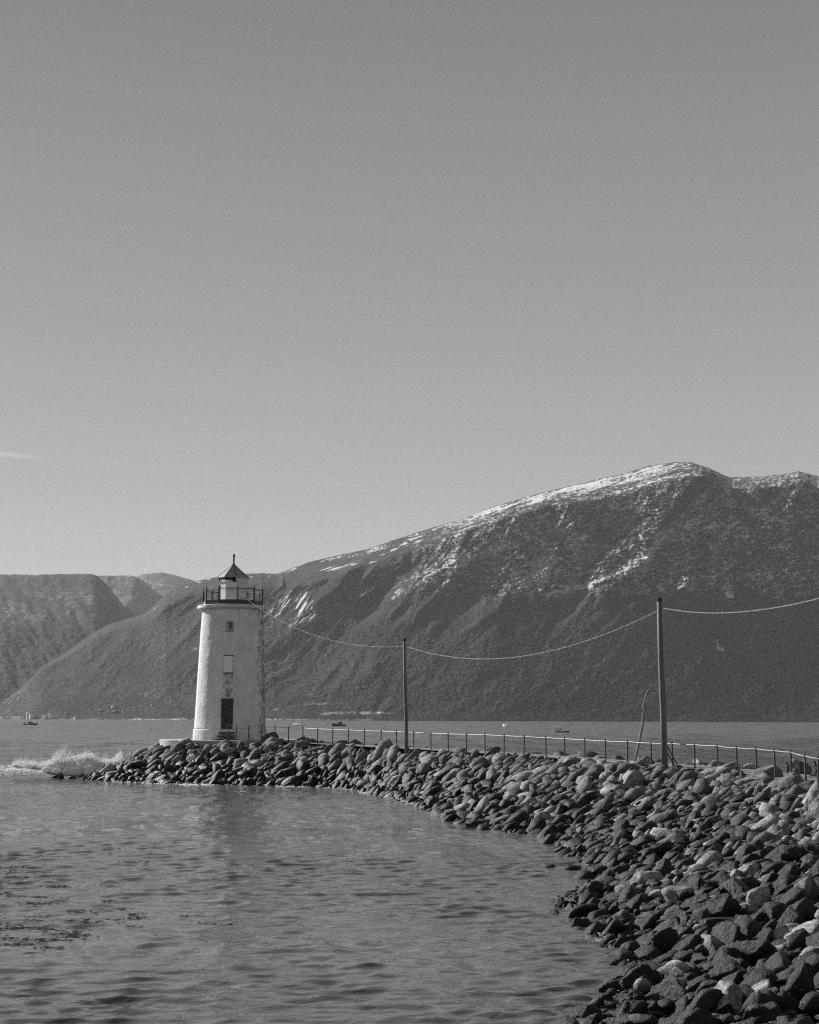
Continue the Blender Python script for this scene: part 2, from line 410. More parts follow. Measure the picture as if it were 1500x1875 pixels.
    tone = np.ones_like(PX) + .25 * n2 + (.9 + .5 * sstep(700, 300, PX)) * fbm(PX / 5.5, PY / 4.0, 96, 4, .7) + .5 * fbm(q / 30, PY / 60, 97, 3, .6) - .35 * gul_shade
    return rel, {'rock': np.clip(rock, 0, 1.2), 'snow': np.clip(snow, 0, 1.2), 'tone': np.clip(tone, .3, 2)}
def shape_main(PX, V, SY, foot):
    # a steep face up to the shoulder, gently rising snowfields above it
    sh = np.interp(PX, *np.array(SHOULDER).T); Vs = np.clip((foot - sh) / (foot - SY), .72, .965)
    Vs = np.where(PX < 520, .93, Vs); a = np.interp(PX, [0, 450, 900, 1500], [.86, .62, .42, .36])
    t = (V - Vs) / (1 - Vs); k_ = .35; soft = np.where(t < -k_, 0, np.where(t > k_, t, (t + k_) ** 2 / (4 * k_)))
    return a * V + (1 - a) * soft
cols = np.concatenate([np.linspace(-600, -40, 40), np.linspace(-36, 1536, 860), np.linspace(1542, 2200, 60)])
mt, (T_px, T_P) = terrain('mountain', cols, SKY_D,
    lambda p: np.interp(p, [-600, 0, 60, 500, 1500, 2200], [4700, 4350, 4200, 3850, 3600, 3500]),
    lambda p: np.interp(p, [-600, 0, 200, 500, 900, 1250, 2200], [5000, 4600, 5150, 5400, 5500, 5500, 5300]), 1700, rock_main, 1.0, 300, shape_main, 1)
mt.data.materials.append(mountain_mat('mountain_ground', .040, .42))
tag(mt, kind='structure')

# --- hills on the left, one behind the other
def rock_left(PX, PY, V, SY):
    dy = PY - SY
    n1 = fbm(PX / 40, PY / 30, 101, 5, .6); st = ridged((PX - .7 * (PY - 1050)) / 34, PY / 120, 103, 4)
    rel = -60 * (ridged((PX - .5 * (PY - 1050)) / 95, PY / 260, 105, 3) - .4) - 26 * (st - .4) + 14 * fbm(PX / 9, PY / 7, 107, 4, .65)
    cliff = sstep(3, 8, dy) * sstep(34, 16, dy)
    rel = rel + 24 * cliff * fbm(PX / 11, PY / 16, 108, 3)
    rock = .42 + .35 * n1 - .4 * cliff * sstep(-.3, .3, fbm(PX / 20, PY / 9, 109, 3)) - .5 * sstep(1120, 1200, PY)
    rock += .5 * np.exp(-(seg_d(PX, PY, [(203, 1090), (225, 1115), (250, 1132)]) / 2.5) ** 2)
    rock += .6 * np.exp(-((PY - 1296 + .35 * (PX - 20)) / 4) ** 2) * sstep(70, 40, PX)
    snow = .35 * sstep(1, 0, dy / 3.) * sstep(90, 20, PX)
    return rel, {'rock': np.clip(rock, 0, 1), 'snow': np.clip(snow, 0, 1), 'tone': np.clip(1 + .3 * n1 + 1.1 * fbm(PX / 4.5, PY / 3.2, 116, 4, .7), .25, 2.4)}
SKY_A = [(-900, 1075), (-400, 1050), (0, 1051.5), (60, 1052.5), (120, 1051), (165, 1050.5), (176, 1053), (188, 1062), (203, 1080), (218, 1100), (240, 1122), (262, 1138), (300, 1165), (380, 1230), (470, 1300)]
ma, (A_px, A_P) = terrain('mountain', np.linspace(-900, 470, 420), SKY_A, lambda p: 5000 + 0 * p, lambda p: 6700 + 0 * p, 2200, rock_left, 1.0, 150, (.75, 5), 2)
ma.data.materials.append(mountain_mat('plateau_ground', .045, .19, .8)); tag(ma, kind='structure')
def rock_b(PX, PY, V, SY):
    n1 = fbm(PX / 24, PY / 18, 131, 5, .6)
    rel = -60 * (ridged((PX + .5 * PY) / 60, PY / 80, 133, 4) - .4) + 20 * n1
    rock = .6 + .3 * n1 - .9 * blob(PX, PY, 262, 1092, 16, 9) - .5 * blob(PX, PY, 238, 1075, 12, 10)
    return rel, {'rock': np.clip(rock, 0, 1), 'snow': np.clip(.3 * (PY - SY < 2), 0, 1), 'tone': 1 + .2 * n1}
SKY_B = [(60, 1075), (140, 1060), (178, 1054), (215, 1054), (240, 1053.5), (256, 1058), (268, 1068), (285, 1084), (305, 1095), (330, 1104), (380, 1130), (460, 1180)]
mb, _ = terrain('mountain', np.linspace(60, 460, 180), SKY_B, lambda p: 7300 + 0 * p, lambda p: 8800 + 0 * p, 1500, rock_b, 1.0, 70, (.7, 4), 3)
mb.data.materials.append(mountain_mat('middle_hill_ground', .07, .2, .5)); tag(mb, kind='structure')
def rock_c(PX, PY, V, SY):
    n1 = fbm(PX / 30, PY / 14, 151, 4, .6)
    snow = .95 * np.exp(-(seg_d(PX, PY, [(258, 1060), (275, 1068), (300, 1072), (322, 1076)]) / 1.6) ** 2)
    return 40 * n1, {'rock': np.clip(.7 + .3 * n1, 0, 1), 'snow': snow, 'tone': 1 + .15 * n1}
SKY_C = [(120, 1075), (200, 1066), (245, 1057), (262, 1051.5), (288, 1048), (310, 1050), (335, 1057), (358, 1064), (400, 1070), (460, 1090), (560, 1150)]
mc, _ = terrain('mountain', np.linspace(120, 560, 200), SKY_C, lambda p: 10300 + 0 * p, lambda p: 11800 + 0 * p, 900, rock_c, 1.0, 60, (.75, 4), 4)
mc.data.materials.append(mountain_mat('far_dome_ground', .1, .2, .4)); tag(mc, kind='structure')
def ground_at(px, py, P=None, cols_=None):
    P = T_P if P is None else P; cols_ = T_px if cols_ is None else cols_
    j = int(np.argmin(np.abs(cols_ - px)))
    q = P[:, j]; tgt = ray(px, py)[2]; el = (q[:, 2] - EYE) / q[:, 1]
    i = int(np.argmin(np.abs(el - tgt))); return Vector(q[i])

# ================================================================== SEA
def make_sea():
    az = np.concatenate([np.linspace(-180, -24, 40)[:-1], np.linspace(-24, -19, 12)[:-1], np.linspace(-19, 19, 400), np.linspace(19, 24, 12)[1:], np.linspace(24, 180, 40)[1:-1]])
    rad = np.concatenate([[0.4, 2, 5, 8, 11], np.geomspace(13, 330, 880), np.geomspace(333, 2600, 230), np.geomspace(2750, 13000, 24)])
    A, RR = np.meshgrid(np.radians(az), rad)
    X = RR * np.sin(A); Y = RR * np.cos(A)
    dr = np.gradient(RR, axis=0); dl = RR * np.gradient(A, axis=1)
    dens = (sstep(24, 19, np.abs(np.degrees(A)))) * sstep(11, 14, RR) * sstep(340, 250, RR)
    Z = np.zeros_like(X); DX = np.zeros_like(X); DY = np.zeros_like(X)
    rg = np.random.default_rng(5)
    lam = np.exp(rg.uniform(math.log(.26), math.log(3.4), 80))
    g1 = .5 + .9 * (fbm(X / 9, Y / 16, 201, 3) + .35); g2 = .55 + .9 * (fbm(X / 3.2, Y / 6, 203, 3) + .3)
    for l in lam:
        th = R(-88) + rg.normal(0, .62) + (.25 if l > 3 else 0)
        kx, ky = math.cos(th), math.sin(th); ph = rg.uniform(0, 6.28)
        st = .042 if l < .65 else (.026 if l < 1.0 else (.011 if l < 1.6 else .005))
        a = st * l / (2 * math.pi)
        cell = np.maximum(dr * abs(ky), dl * abs(kx))
        f = np.clip((l / cell - 2.2) / 2.0, 0, 1) * dens * (g1 if l > 1.6 else g2)
        p_ = 2 * math.pi / l * (kx * X + ky * Y) + ph
        Z += a * f * np.sin(p_); DX += -.8 * a * f * kx * -np.cos(p_); DY += -.8 * a * f * ky * -np.cos(p_)
    far = sstep(24, 19, np.abs(np.degrees(A)))
    Z += far * sstep(80, 220, RR) * sstep(900, 500, RR) * .20 * fbm(X / 3.2, Y / 10, 211, 3, .6)
    Z += far * sstep(300, 700, RR) * sstep(2600, 1800, RR) * .75 * fbm(X / 8, Y / 34, 213, 3, .6)
    V = np.stack([X + DX, Y + DY, Z], -1)
    nr, nc = X.shape; idx = np.arange(nr * nc).reshape(nr, nc); nx = np.roll(idx, -1, 1)
    F = np.stack([idx[:-1], idx[1:], nx[1:], nx[:-1]], -1).reshape(-1, 4)
    vv = V.reshape(-1, 3)
    k = Mat('sea_water')
    k.color(.095); k.p.inputs['IOR'].default_value = 1.6
    pos = k.N.new('ShaderNodeNewGeometry').outputs['Position']
    n1 = k.noise(1.0, 4, pos, (5.5, 7.5, 1), .6, .4); n2 = k.noise(1.0, 4, pos, (1.3, 1.7, 1), .6, .5); n3 = k.noise(1.0, 4, pos, (.16, .12, 1), .6, .3); n4 = k.noise(1.0, 3, pos, (.16, .035, 1), .6)
    gust = k.ramp(k.noise(1.0, 3, pos, (.02, .02, 1)), .3, .7, .6, 1.3)
    k.rough(k.M('MULTIPLY', k.attr('chop'), k.ramp(k.noise(1.0, 7, pos, (.16, .022, 1), .65), .35, .65, .45, 1.6)))
    FARB = 1.0
    crest = lambda n: k.M('SUBTRACT', 1.0, k.M('ABSOLUTE', k.M('MULTIPLY_ADD', n, 2.0, -1.0)))
    h = k.M('ADD', k.M('MULTIPLY', n1, .009), k.M('ADD', k.M('MULTIPLY', crest(n2), .034), k.M('ADD', k.M('MULTIPLY', crest(n3), .15), k.M('MULTIPLY', n4, .9))))
    k.bump(k.M('MULTIPLY', h, k.M('MULTIPLY', gust, FARB)), 1.0, 1.0)
    o = link_mesh('sea', vv, F, k.m, None, True); tag(o, kind='structure')
    at = o.data.attributes.new('chop', 'FLOAT', 'POINT')      # ripples too small for the mesh, as gloss
    at.data.foreach_set('value', (.05 + .33 * sstep(60, 600, RR)).astype(np.float32).ravel())
    # centre cap under the camera
    return o
sea = make_sea()

# ================================================================== BREAKWATER layout
POST_PX = [418, 433, 456, 480, 504, 528.4, 555, 582, 609.6, 638, 667.8, 698, 726, 757.6, 789, 820.7, 854.8, 888, 923.3, 960, 999.3, 1033.7, 1070.8, 1108.7, 1149, 1192, 1230.6, 1271.7, 1313, 1348.6, 1384, 1417.7, 1447.8, 1474.2, 1498, 1519, 1538]
RAIL_Y = np.interp(POST_PX, [418, 456, 504, 555, 609.6, 667.8, 726, 757.6, 820.7, 888, 960, 1033.7, 1108.7, 1149, 1192, 1230.6, 1271.7, 1313, 1349, 1384, 1417.7, 1447.8, 1474.2, 1500, 1519, 1538],
                   [1327.3, 1330, 1331, 1333, 1335.4, 1337.4, 1339.4, 1340.7, 1343.5, 1345, 1348.2, 1352.2, 1356.6, 1357.6, 1360.6, 1361.3, 1363.5, 1365.5, 1369.3, 1371, 1374, 1377, 1384, 1389, 1394, 1399])
def solve_fence(s):
    z = [93.0] * 5
    for i in range(5, len(POST_PX)):
        u0 = (POST_PX[i - 1] - 750) / FPX; u1 = (POST_PX[i] - 750) / FPX; z0 = z[-1]
        A_ = u1 * u1 + 1; B_ = 2 * u1 * (u1 - u0) * z0; C_ = ((u1 - u0) * z0) ** 2 - s * s
        dz = (-B_ - math.sqrt(max(B_ * B_ - 4 * A_ * C_, 0))) / (2 * A_); z.append(z0 + dz)
    return z
lo, hi = 1.2, 2.5
for _ in range(40):
    mid_ = (lo + hi) / 2; z_ = solve_fence(mid_)
    if z_[33] > 47: lo = mid_
    else: hi = mid_
FZ = np.array(solve_fence(mid_))
RAILP = at_depth(np.array(POST_PX), RAIL_Y, FZ)
POST_H = .98
PATHZ = RAILP[:, 2] - POST_H
ker = np.ones(5) / 5; PATHZ = np.convolve(np.pad(PATHZ, 2, 'edge'), ker, 'valid')
FENCE = np.column_stack([RAILP[:, :2], PATHZ])
# on towards the camera's right, out of the frame
tail = np.array([[14.6, 36, 1.95], [15.0, 28, 1.9], [14.2, 18, 1.9], [12.5, 8, 1.9], [10, -4, 1.9], [6, -16, 1.9]])
CRESTL = np.concatenate([FENCE[4:], tail])
def offset_line(P, d):
    t = np.gradient(P[:, :2], axis=0); t /= np.linalg.norm(t, axis=1)[:, None]
    n = np.column_stack([-t[:, 1], t[:, 0]])        # left of travel; travel runs towards the camera, so this is the far side
    Q = P.copy(); Q[:, :2] += n * d; return Q
CENTRE = offset_line(CRESTL, .95)
if CENTRE[10, 0] < CRESTL[10, 0]: CENTRE = offset_line(CRESTL, -.95); OFFS = -1
else: OFFS = 1
LH = at_depth(421.2, 1340, LZ); LHX, LHY = float(LH[0]), LZ
PLAT_Z = float(at_depth(297, 1353.6, LZ)[2]); PLAT_R = 4.85; PLAT_Z92 = float(at_depth(421, 1353.6 + .4, 92.0)[2])
toe_px = [(158, 1428), (200, 1430), (300, 1434), (400, 1437), (500, 1438.5), (600, 1441), (650, 1445), (690, 1455), (740, 1465), (780, 1477), (830, 1495), (870, 1514), (930, 1521), (1000, 1530), (1030, 1545), (1060, 1568), (1088, 1600),
          (1100, 1625), (1062, 1640), (1048, 1652), (1075, 1685), (1100, 1712), (1135, 1745), (1168, 1775), (1150, 1800), (1115, 1830), (1075, 1862)]
toe = np.array([on_level(a, b)[:2] for a, b in toe_px])
toe = np.concatenate([toe, [[1.2, 15], [-1.5, 11], [-4, 6], [-6, -2], [-7, -20]]])
far = offset_line(CRESTL, OFFS * 7.0)[::-1, :2]
far = far[far[:, 1] < 97]
TOE = np.concatenate([toe, [[8, -22], [14, -20]], far, [[-2.5, 103.5], [-8, 106.5], [-13, 107], [-18.5, 104], [-21, 98], [-22.3, 94]]])
def dist_poly(X, Y, P, closed=False):
    best = np.full(np.shape(X), 1e9); bi = np.zeros(np.shape(X)); n = len(P); rng = range(n if closed else n - 1)
    for i in rng:
        x0, y0 = P[i][:2]; x1, y1 = P[(i + 1) % n][:2]; dx, dy = x1 - x0, y1 - y0
        t = np.clip(((X - x0) * dx + (Y - y0) * dy) / (dx * dx + dy * dy + 1e-12), 0, 1)
        d = np.hypot(X - x0 - t * dx, Y - y0 - t * dy); m = d < best
        best = np.where(m, d, best); bi = np.where(m, i + t, bi)
    return best, bi
def inside(X, Y, P):
    c = np.zeros(np.shape(X), bool); n = len(P)
    for i in range(n):
        x0, y0 = P[i]; x1, y1 = P[(i + 1) % n]
        if y0 == y1: continue
        hit = ((y0 > Y) != (y1 > Y)) & (X < (x1 - x0) * (Y - y0) / (y1 - y0) + x0); c ^= hit
    return c
def GROUND(X, Y):
    X = np.asarray(X, float); Y = np.asarray(Y, float)
    a, _ = dist_poly(X, Y, TOE, True); ins = inside(X, Y, TOE)
    dc, bi = dist_poly(X, Y, CENTRE); b1 = np.maximum(0, dc - 1.05); H1 = np.interp(bi, np.arange(len(CENTRE)), CENTRE[:, 2])
    b2 = np.maximum(0, np.hypot(X - LHX, Y - LHY) - PLAT_R); H2 = PLAT_Z - .45
    g1 = H1 * a / (a + b1 + 1e-6); g2 = H2 * a / (a + b2 + 1e-6)
    g = np.where(b1 < b2, g1, g2)
    return np.where(ins, g, -a * .45), np.minimum(b1, b2), a, ins

# core of rubble under the stones
gx, gy = np.meshgrid(np.arange(-26, 24, .7), np.arange(-22, 108, .7))
G_, b_, a_, ins_ = GROUND(gx, gy)
flat = (b_ < .05)
rg = np.random.default_rng(3)
Zc = np.where(flat, G_ - .03, G_ - .62) + rg.normal(0, .05, G_.shape) * (~flat); Zc = np.maximum(Zc, -1.2)
idx = np.arange(gx.size).reshape(gx.shape)
Fc = np.stack([idx[:-1, :-1], idx[:-1, 1:], idx[1:, 1:], idx[1:, :-1]], -1).reshape(-1, 4)
keep = (a_ < 2.2) | ins_; kf = keep[:-1, :-1].ravel(); Fc = Fc[kf]

def stone_mat(name, use_obj):
    k = Mat(name)
    pos = k.N.new('ShaderNodeNewGeometry').outputs['Position']
    if use_obj: t = k.N.new('ShaderNodeObjectInfo').outputs['Random']
    else: t = k.attr('tone')
    sp = k.N.new('ShaderNodeSeparateXYZ'); k.L.new(pos, sp.inputs[0])
    n0 = k.noise(.35, 3, pos); n1 = k.noise(2.6, 6, pos, rough=.65); n2 = k.noise(16, 5, pos, rough=.7); n3 = k.noise(55, 3, pos, rough=.6)
    level = k.M('ADD', sp.outputs[2], k.M('ADD', k.M('MULTIPLY', k.M('SUBTRACT', n0, .5), 1.0), k.M('ADD', k.M('MULTIPLY', k.M('SUBTRACT', n1, .5), .7), k.M('MULTIPLY', k.M('SUBTRACT', t, .5), .9))))
    dry = k.M('MAXIMUM', k.ramp(level, .95, 1.65), k.M('MULTIPLY', k.M('GREATER_THAN', t, .87), k.ramp(sp.outputs[2], .15, .4)))
    base = k.M('MULTIPLY', k.M('ADD', k.M('MULTIPLY', k.M('POWER', t, 2.6), .24), .11), k.M('MULTIPLY', k.ramp(n1, .28, .72, .55, 1.35), k.M('MULTIPLY', k.ramp(n2, .32, .68, .5, 1.45), k.ramp(n3, .35, .65, .75, 1.25))))
    lich = k.ramp(k.noise(5.5, 5, pos, rough=.7), .60, .68)
    base = k.mix(k.M('MULTIPLY', lich, .3), base, .40)
    vein = k.ramp(k.M('ABSOLUTE', k.M('SUBTRACT', k.noise(1.7, 6, pos, (1, 1, 2.2), .6, .6), .5)), .0, .022, .45, 1)
    base = k.M('MULTIPLY', base, vein)
    wet = k.M('MULTIPLY', k.ramp(n1, .3, .7, .5, 1.6), .016)
    barn = k.M('MULTIPLY', k.ramp(n2, .58, .64), k.M('MULTIPLY', k.ramp(n0, .45, .6), k.ramp(sp.outputs[2], .2, .5)))
    wet = k.mix(k.M('MULTIPLY', barn, .45), wet, .28)
    k.color(k.mix(dry, wet, base)); k.rough(k.mix(dry, .5, .85)); k.p.inputs['Specular IOR Level'].default_value = .35
    k.bump(n1, .06, 1.0); k.bump(n2, .045, 1.0); k.bump(n3, .005, .7)
    return k.m
M_stone = stone_mat('granite_boulder', True); M_stone_m = stone_mat('granite_boulder_far', False)
M_core = simple('dark_rubble', .012, .9, .5, 3, .03)
bw_root = empty('breakwater', (0, 0, 0)); tag(bw_root, 'long curved breakwater of heaped grey boulders carrying the path out to the lighthouse', 'breakwater')
core = link_mesh('rubble_fill', np.stack([gx, gy, Zc], -1).reshape(-1, 3), Fc, M_core, bw_root, False); core['kind'] = 'stuff'

# ---- stone shapes
def ico(sub):
    bm = bmesh.new(); bmesh.ops.create_icosphere(bm, subdivisions=sub, radius=1)
    v = np.array([x.co[:] for x in bm.verts]); f = np.array([[y.index for y in x.verts] for x in bm.faces]); bm.free(); return v, f
ICO = {s: ico(s) for s in (2, 3, 4)}
def stone_shape(seed, sub):
    rg = np.random.default_rng(1000 + seed)
    d, f = ICO[sub]; n = rg.integers(7, 13)
    nn = rg.normal(size=(n, 3)); nn /= np.linalg.norm(nn, axis=1)[:, None]
    nn = np.concatenate([nn, [[0, 0, 1], [0, 0, -1]]]) + rg.normal(0, .12, (n + 2, 3)); nn /= np.linalg.norm(nn, axis=1)[:, None]
    h = rg.uniform(.46, 1.0, n + 2); p = rg.uniform(18, 60)
    q = np.maximum(0, d @ nn.T) / h
    r = (q ** p).sum(1) ** (-1 / p); r = np.minimum(r, 1.25)
    v = d * r[:, None]
    ax = np.array([1.0, rg.uniform(.5, .85), rg.uniform(.36, .72)])
    v = v * ax
    off = rg.uniform(0, 50, 3)
    dsp = np.array([mnoise.noise(Vector(x * 2.4 + off)) * .05 + mnoise.noise(Vector(x * 5.5 + off)) * .045 + mnoise.noise(Vector(x * 13 + off)) * .018 for x in v])
    v = v + d * dsp[:, None]
    return v, f
NSH = 26
SH_LO = [stone_shape(i, 2) for i in range(NSH)]
SH_HI = [stone_shape(i, 3) for i in range(NSH)]
SH_TOP = [stone_shape(i, 4) for i in range(NSH)]
# ---- place stones: dart throwing, large first
rg = np.random.default_rng(11)
def in_view(X, Y, Z, m=70):
    v = np.stack([X, Y, Z - EYE], -1) @ CR          # into camera space
    px = 750 + FPX * v[..., 0] / -v[..., 2]; py = 937.5 - FPX * v[..., 1] / -v[..., 2]
    return (v[..., 2] < -1) & (px > -m) & (px < 1500 + m) & (py < 1875 + 2.5 * m), px, py, -v[..., 2]
cand = []
def darts(n, size_f, gap, zmin, zmax, seedshift, taken):
    X = rg.uniform(-24, 19, n); Y = rg.uniform(14, 104, n)
    g, b, a, ins = GROUND(X, Y)
    ok = (b > .12) & (ins | (a < .7)) & in_view(X, Y, g)[0]
    X, Y, g, b, a, ins = (q[ok] for q in (X, Y, g, b, a, ins))
    S = size_f(X, Y, g, b, a, len(X))
    out = []
    cell = .8; grid = {}
    for (tx, ty, ts) in taken: grid.setdefault((int(tx // cell), int(ty // cell)), []).append((tx, ty, ts))
    for i in np.argsort(-S * rg.uniform(.85, 1.15, len(S))):
        x, y, s = X[i], Y[i], S[i]; cx, cy = int(x // cell), int(y // cell); good = True
        for ix in range(cx - 2, cx + 3):
            for iy in range(cy - 2, cy + 3):
                for (tx, ty, ts) in grid.get((ix, iy), ()):
                    if (tx - x) ** 2 + (ty - y) ** 2 < (gap * (s + ts)) ** 2: good = False; break
                if not good: break
            if not good: break
        if good:
            grid.setdefault((cx, cy), []).append((x, y, s)); out.append((x, y, s, g[i], b[i], a[i]))
    return out
def sz(X, Y, g, b, a, n):
    base = rg.lognormal(-.98, .34, n)              # half length, m
    base = base * np.interp(Y, [18, 32, 60], [.62, .76, .98]) * (1 + .75 * np.exp(-(b / .9) ** 2) * np.interp(Y, [55, 85], [1, .35])) * np.where(a < 1.2, .85, 1)
    farside = 0
    return np.clip(base * np.where(rg.uniform(0, 1, n) < .05, 1.4, 1), .15, np.where(b < 1.2, .85, np.interp(Y, [18, 40, 60], [.40, .48, .68])))
S1 = darts(130000, sz, .40, 0, 0, 0, [])
S2 = darts(60000, lambda X, Y, g, b, a, n: rg.uniform(.12, .28, n) * np.interp(Y, [18, 50], [.8, 1]), .33, 0, 0, 0, [(x, y, s * .55) for (x, y, s, *_) in S1])
stones = [(x, y, s, g, b, a, 0) for (x, y, s, g, b, a) in S1] + [(x, y, s, g, b, a, 1) for (x, y, s, g, b, a) in S2]
# loose stones standing in the water and a few picked out ones
for (px, py, s) in ((97, 1424, .45), (112, 1424, .5), (104, 1422, .5), (165, 1424, .7), (158, 1420, .5), (178, 1422, .55), (1003, 1586, .35), (1052, 1648, .34), (1068, 1662, .3), (1085, 1843, .28), (1110, 1838, .26), (1062, 1868, .3), (1120, 1800, .26), (1095, 1690, .35), (888, 1519, .5), (905, 1520, .45)):
    p = on_level(px, py); stones.append((p[0], p[1], s, 0.02, 3, 0, 0))
ST = []
e = .35
XY = np.array([s[:2] for s in stones])
gx_ = (GROUND(XY[:, 0] + e, XY[:, 1])[0] - GROUND(XY[:, 0] - e, XY[:, 1])[0]) / (2 * e)
gy_ = (GROUND(XY[:, 0], XY[:, 1] + e)[0] - GROUND(XY[:, 0], XY[:, 1] - e)[0]) / (2 * e)
for i, (x, y, s, g, b, a, small) in enumerate(stones):
    nrm = Vector((-gx_[i], -gy_[i], 1)).normalized()
    up = Vector((gx_[i], gy_[i], 0))
    if up.length < .02: up = Vector((1, .3, 0))
    up.normalize()
    up = Vector((up.x + .45, up.y, 0)).normalized()
    up = (Matrix.Rotation(rg.normal(0, .5) if rg.uniform() > .2 else rg.uniform(-1.5, 1.5), 3, 'Z') @ up)
    long = (up - nrm * up.dot(nrm)).normalized()
    pitch = rg.normal(R(float(np.interp(g, [.5, 1.6], [17, 22]) * np.interp(y, [60, 85], [1, .6]))), R(13)) * (1 if b > .9 else .45) if b != 3 else 0; side = nrm.cross(long).normalized()
    rot = Matrix.Rotation(-pitch, 3, side)
    X_ = rot @ long; Z_ = rot @ nrm; roll = Matrix.Rotation(rg.normal(0, .5), 3, X_); Z_ = roll @ Z_; Y_ = Z_.cross(X_)
    Mx = np.array([X_[:], Y_[:], Z_[:]]).T
    sc = s * np.array([1, rg.uniform(.8, 1.15), rg.uniform(.8, 1.15) * float(np.interp(g, [.4, 1.4], [1.05, 1.15]))])
    z = g + (-.05 - .05 * s if not small else -.06) + rg.normal(0, .09)
    if a < .02 and b == 3: z = 0.0
    z -= .04 + (.16 * s if b < 1.0 else 0)
    if b < 1.6 and math.hypot(x - LHX, y - LHY) < PLAT_R + 1.7 and x > LHX - 3.2 and y < LHY: z += .26
    ok, px, py, dep = in_view(np.array(x), np.array(y), np.array(z), 25)
    ST.append((x, y, z, s, Mx, sc, float(dep), bool(ok), i % NSH, rg.uniform(0, 1)))
show = sorted([q for q in ST if q[7]], key=lambda q: -q[3] / q[6])[:300]
show_ids = {id(q) for q in show}
me_cache = {}
for q in show:
    x, y, z, s, Mx, sc, dep, ok, sh, t = q
    if sh not in me_cache:
        v, f = SH_TOP[sh]
        o = link_mesh('stone', v, f, M_stone, bw_root, True); me_cache[sh] = o.data
    else:
        o = bpy.data.objects.new('stone', me_cache[sh]); COL.objects.link(o); o.parent = bw_root
    M4 = Matrix(Mx.tolist()).to_4x4() @ Matrix.Diagonal((*sc, 1)); M4.translation = (x, y, z); o.matrix_local = M4
VV, FF, TT = [], [], []; off = 0
for q in ST:
    if id(q) in show_ids: continue
    x, y, z, s, Mx, sc, dep, ok, sh, t = q
    v, f = (SH_HI if dep < 33 and ok and s > .3 else SH_LO)[sh]
    vw = (v * sc) @ Mx.T + np.array([x, y, z])
    VV.append(vw); FF.append(f + off); TT.append(np.full(len(v), t)); off += len(v)
VV = np.concatenate(VV); FF = np.concatenate(FF)
rest = link_mesh('stone', VV, FF, M_stone_m, bw_root, True); rest['kind'] = 'stuff'; rest['label'] = 'smaller and farther boulders of the breakwater slope'
at = rest.data.attributes.new('tone', 'FLOAT', 'POINT'); at.data.foreach_set('value', np.concatenate(TT).astype(np.float32))
print('stones', len(ST), 'merged tris', len(FF))

# path along the crest
L0 = offset_line(CRESTL, OFFS * -.12); L1 = offset_line(CRESTL, OFFS * 2.0)
pv_, pf_ = [], []
for i in range(len(L0)):
    for t in np.linspace(0, 1, 5):
        p = L0[i] * (1 - t) + L1[i] * t; pv_.append((p[0], p[1], p[2] + .015 + .03 * math.sin(math.pi * t)))
for i in range(len(L0) - 1):
    for j in range(4): q = i * 5 + j; pf_.append((q, q + 1, q + 6, q + 5))
path = link_mesh('path', pv_, pf_, simple('gravel_path', .2, .95, .35, 2.5, .02, bscale=30), None, True); tag(path, kind='structure')

# ================================================================== LIGHTHOUSE
lh = empty('lighthouse', (LHX, LHY, PLAT_Z)); tag(lh, 'white round tapering lighthouse with black gallery railing and small eight-sided lantern', 'lighthouse')
PXM = 92.0 / FPX
def zz(py): return float(at_depth(421, py, 92.0)[2]) - PLAT_Z92
LS = LZ / 92.0; lh.scale = (LS, LS, LS)      # drawn at a range of 92 m, stands at LZ
# plaster
k = Mat('white_plaster')
ob = k.tc.outputs['Object']; sp = k.N.new('ShaderNodeSeparateXYZ'); k.L.new(ob, sp.inputs[0])
nA = k.noise(1.3, 5); nB = k.noise(9, 5, rough=.65); nC = k.noise(1.0, 5, None, (2.6, 2.6, .5), .65); nD = k.noise(5, 6, None, (1, 1, .55), .7)
base = k.M('MULTIPLY', k.ramp(nA, .3, .7, .9, 1.04), .78)
base = k.M('MULTIPLY', base, k.ramp(nC, .35, .75, 1.03, .86))
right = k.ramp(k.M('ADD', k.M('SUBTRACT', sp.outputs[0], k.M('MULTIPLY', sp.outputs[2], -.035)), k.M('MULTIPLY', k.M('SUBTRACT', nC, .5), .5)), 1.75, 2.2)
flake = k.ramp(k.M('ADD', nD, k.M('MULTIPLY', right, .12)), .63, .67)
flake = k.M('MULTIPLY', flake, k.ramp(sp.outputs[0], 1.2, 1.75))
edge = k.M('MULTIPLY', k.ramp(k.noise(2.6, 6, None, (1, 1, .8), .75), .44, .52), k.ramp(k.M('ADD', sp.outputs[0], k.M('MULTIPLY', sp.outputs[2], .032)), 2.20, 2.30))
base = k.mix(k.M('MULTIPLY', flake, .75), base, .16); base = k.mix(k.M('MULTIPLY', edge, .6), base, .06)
# repaired strip over the door
dx = k.M('ABSOLUTE', k.M('SUBTRACT', sp.outputs[0], .08))
strip = k.M('MULTIPLY', k.M('LESS_THAN', dx, .32), k.M('MULTIPLY', k.M('GREATER_THAN', sp.outputs[2], zz(1282)), k.M('LESS_THAN', sp.outputs[2], zz(1236))))
strip = k.M('MULTIPLY', strip, k.M('LESS_THAN', sp.outputs[1], 0.))
base = k.mix(k.M('MULTIPLY', strip, k.ramp(k.noise(3.6, 5, rough=.6), .50, .58)), base, .22)
base = k.mix(k.M('MULTIPLY', strip, .3), base, .5)
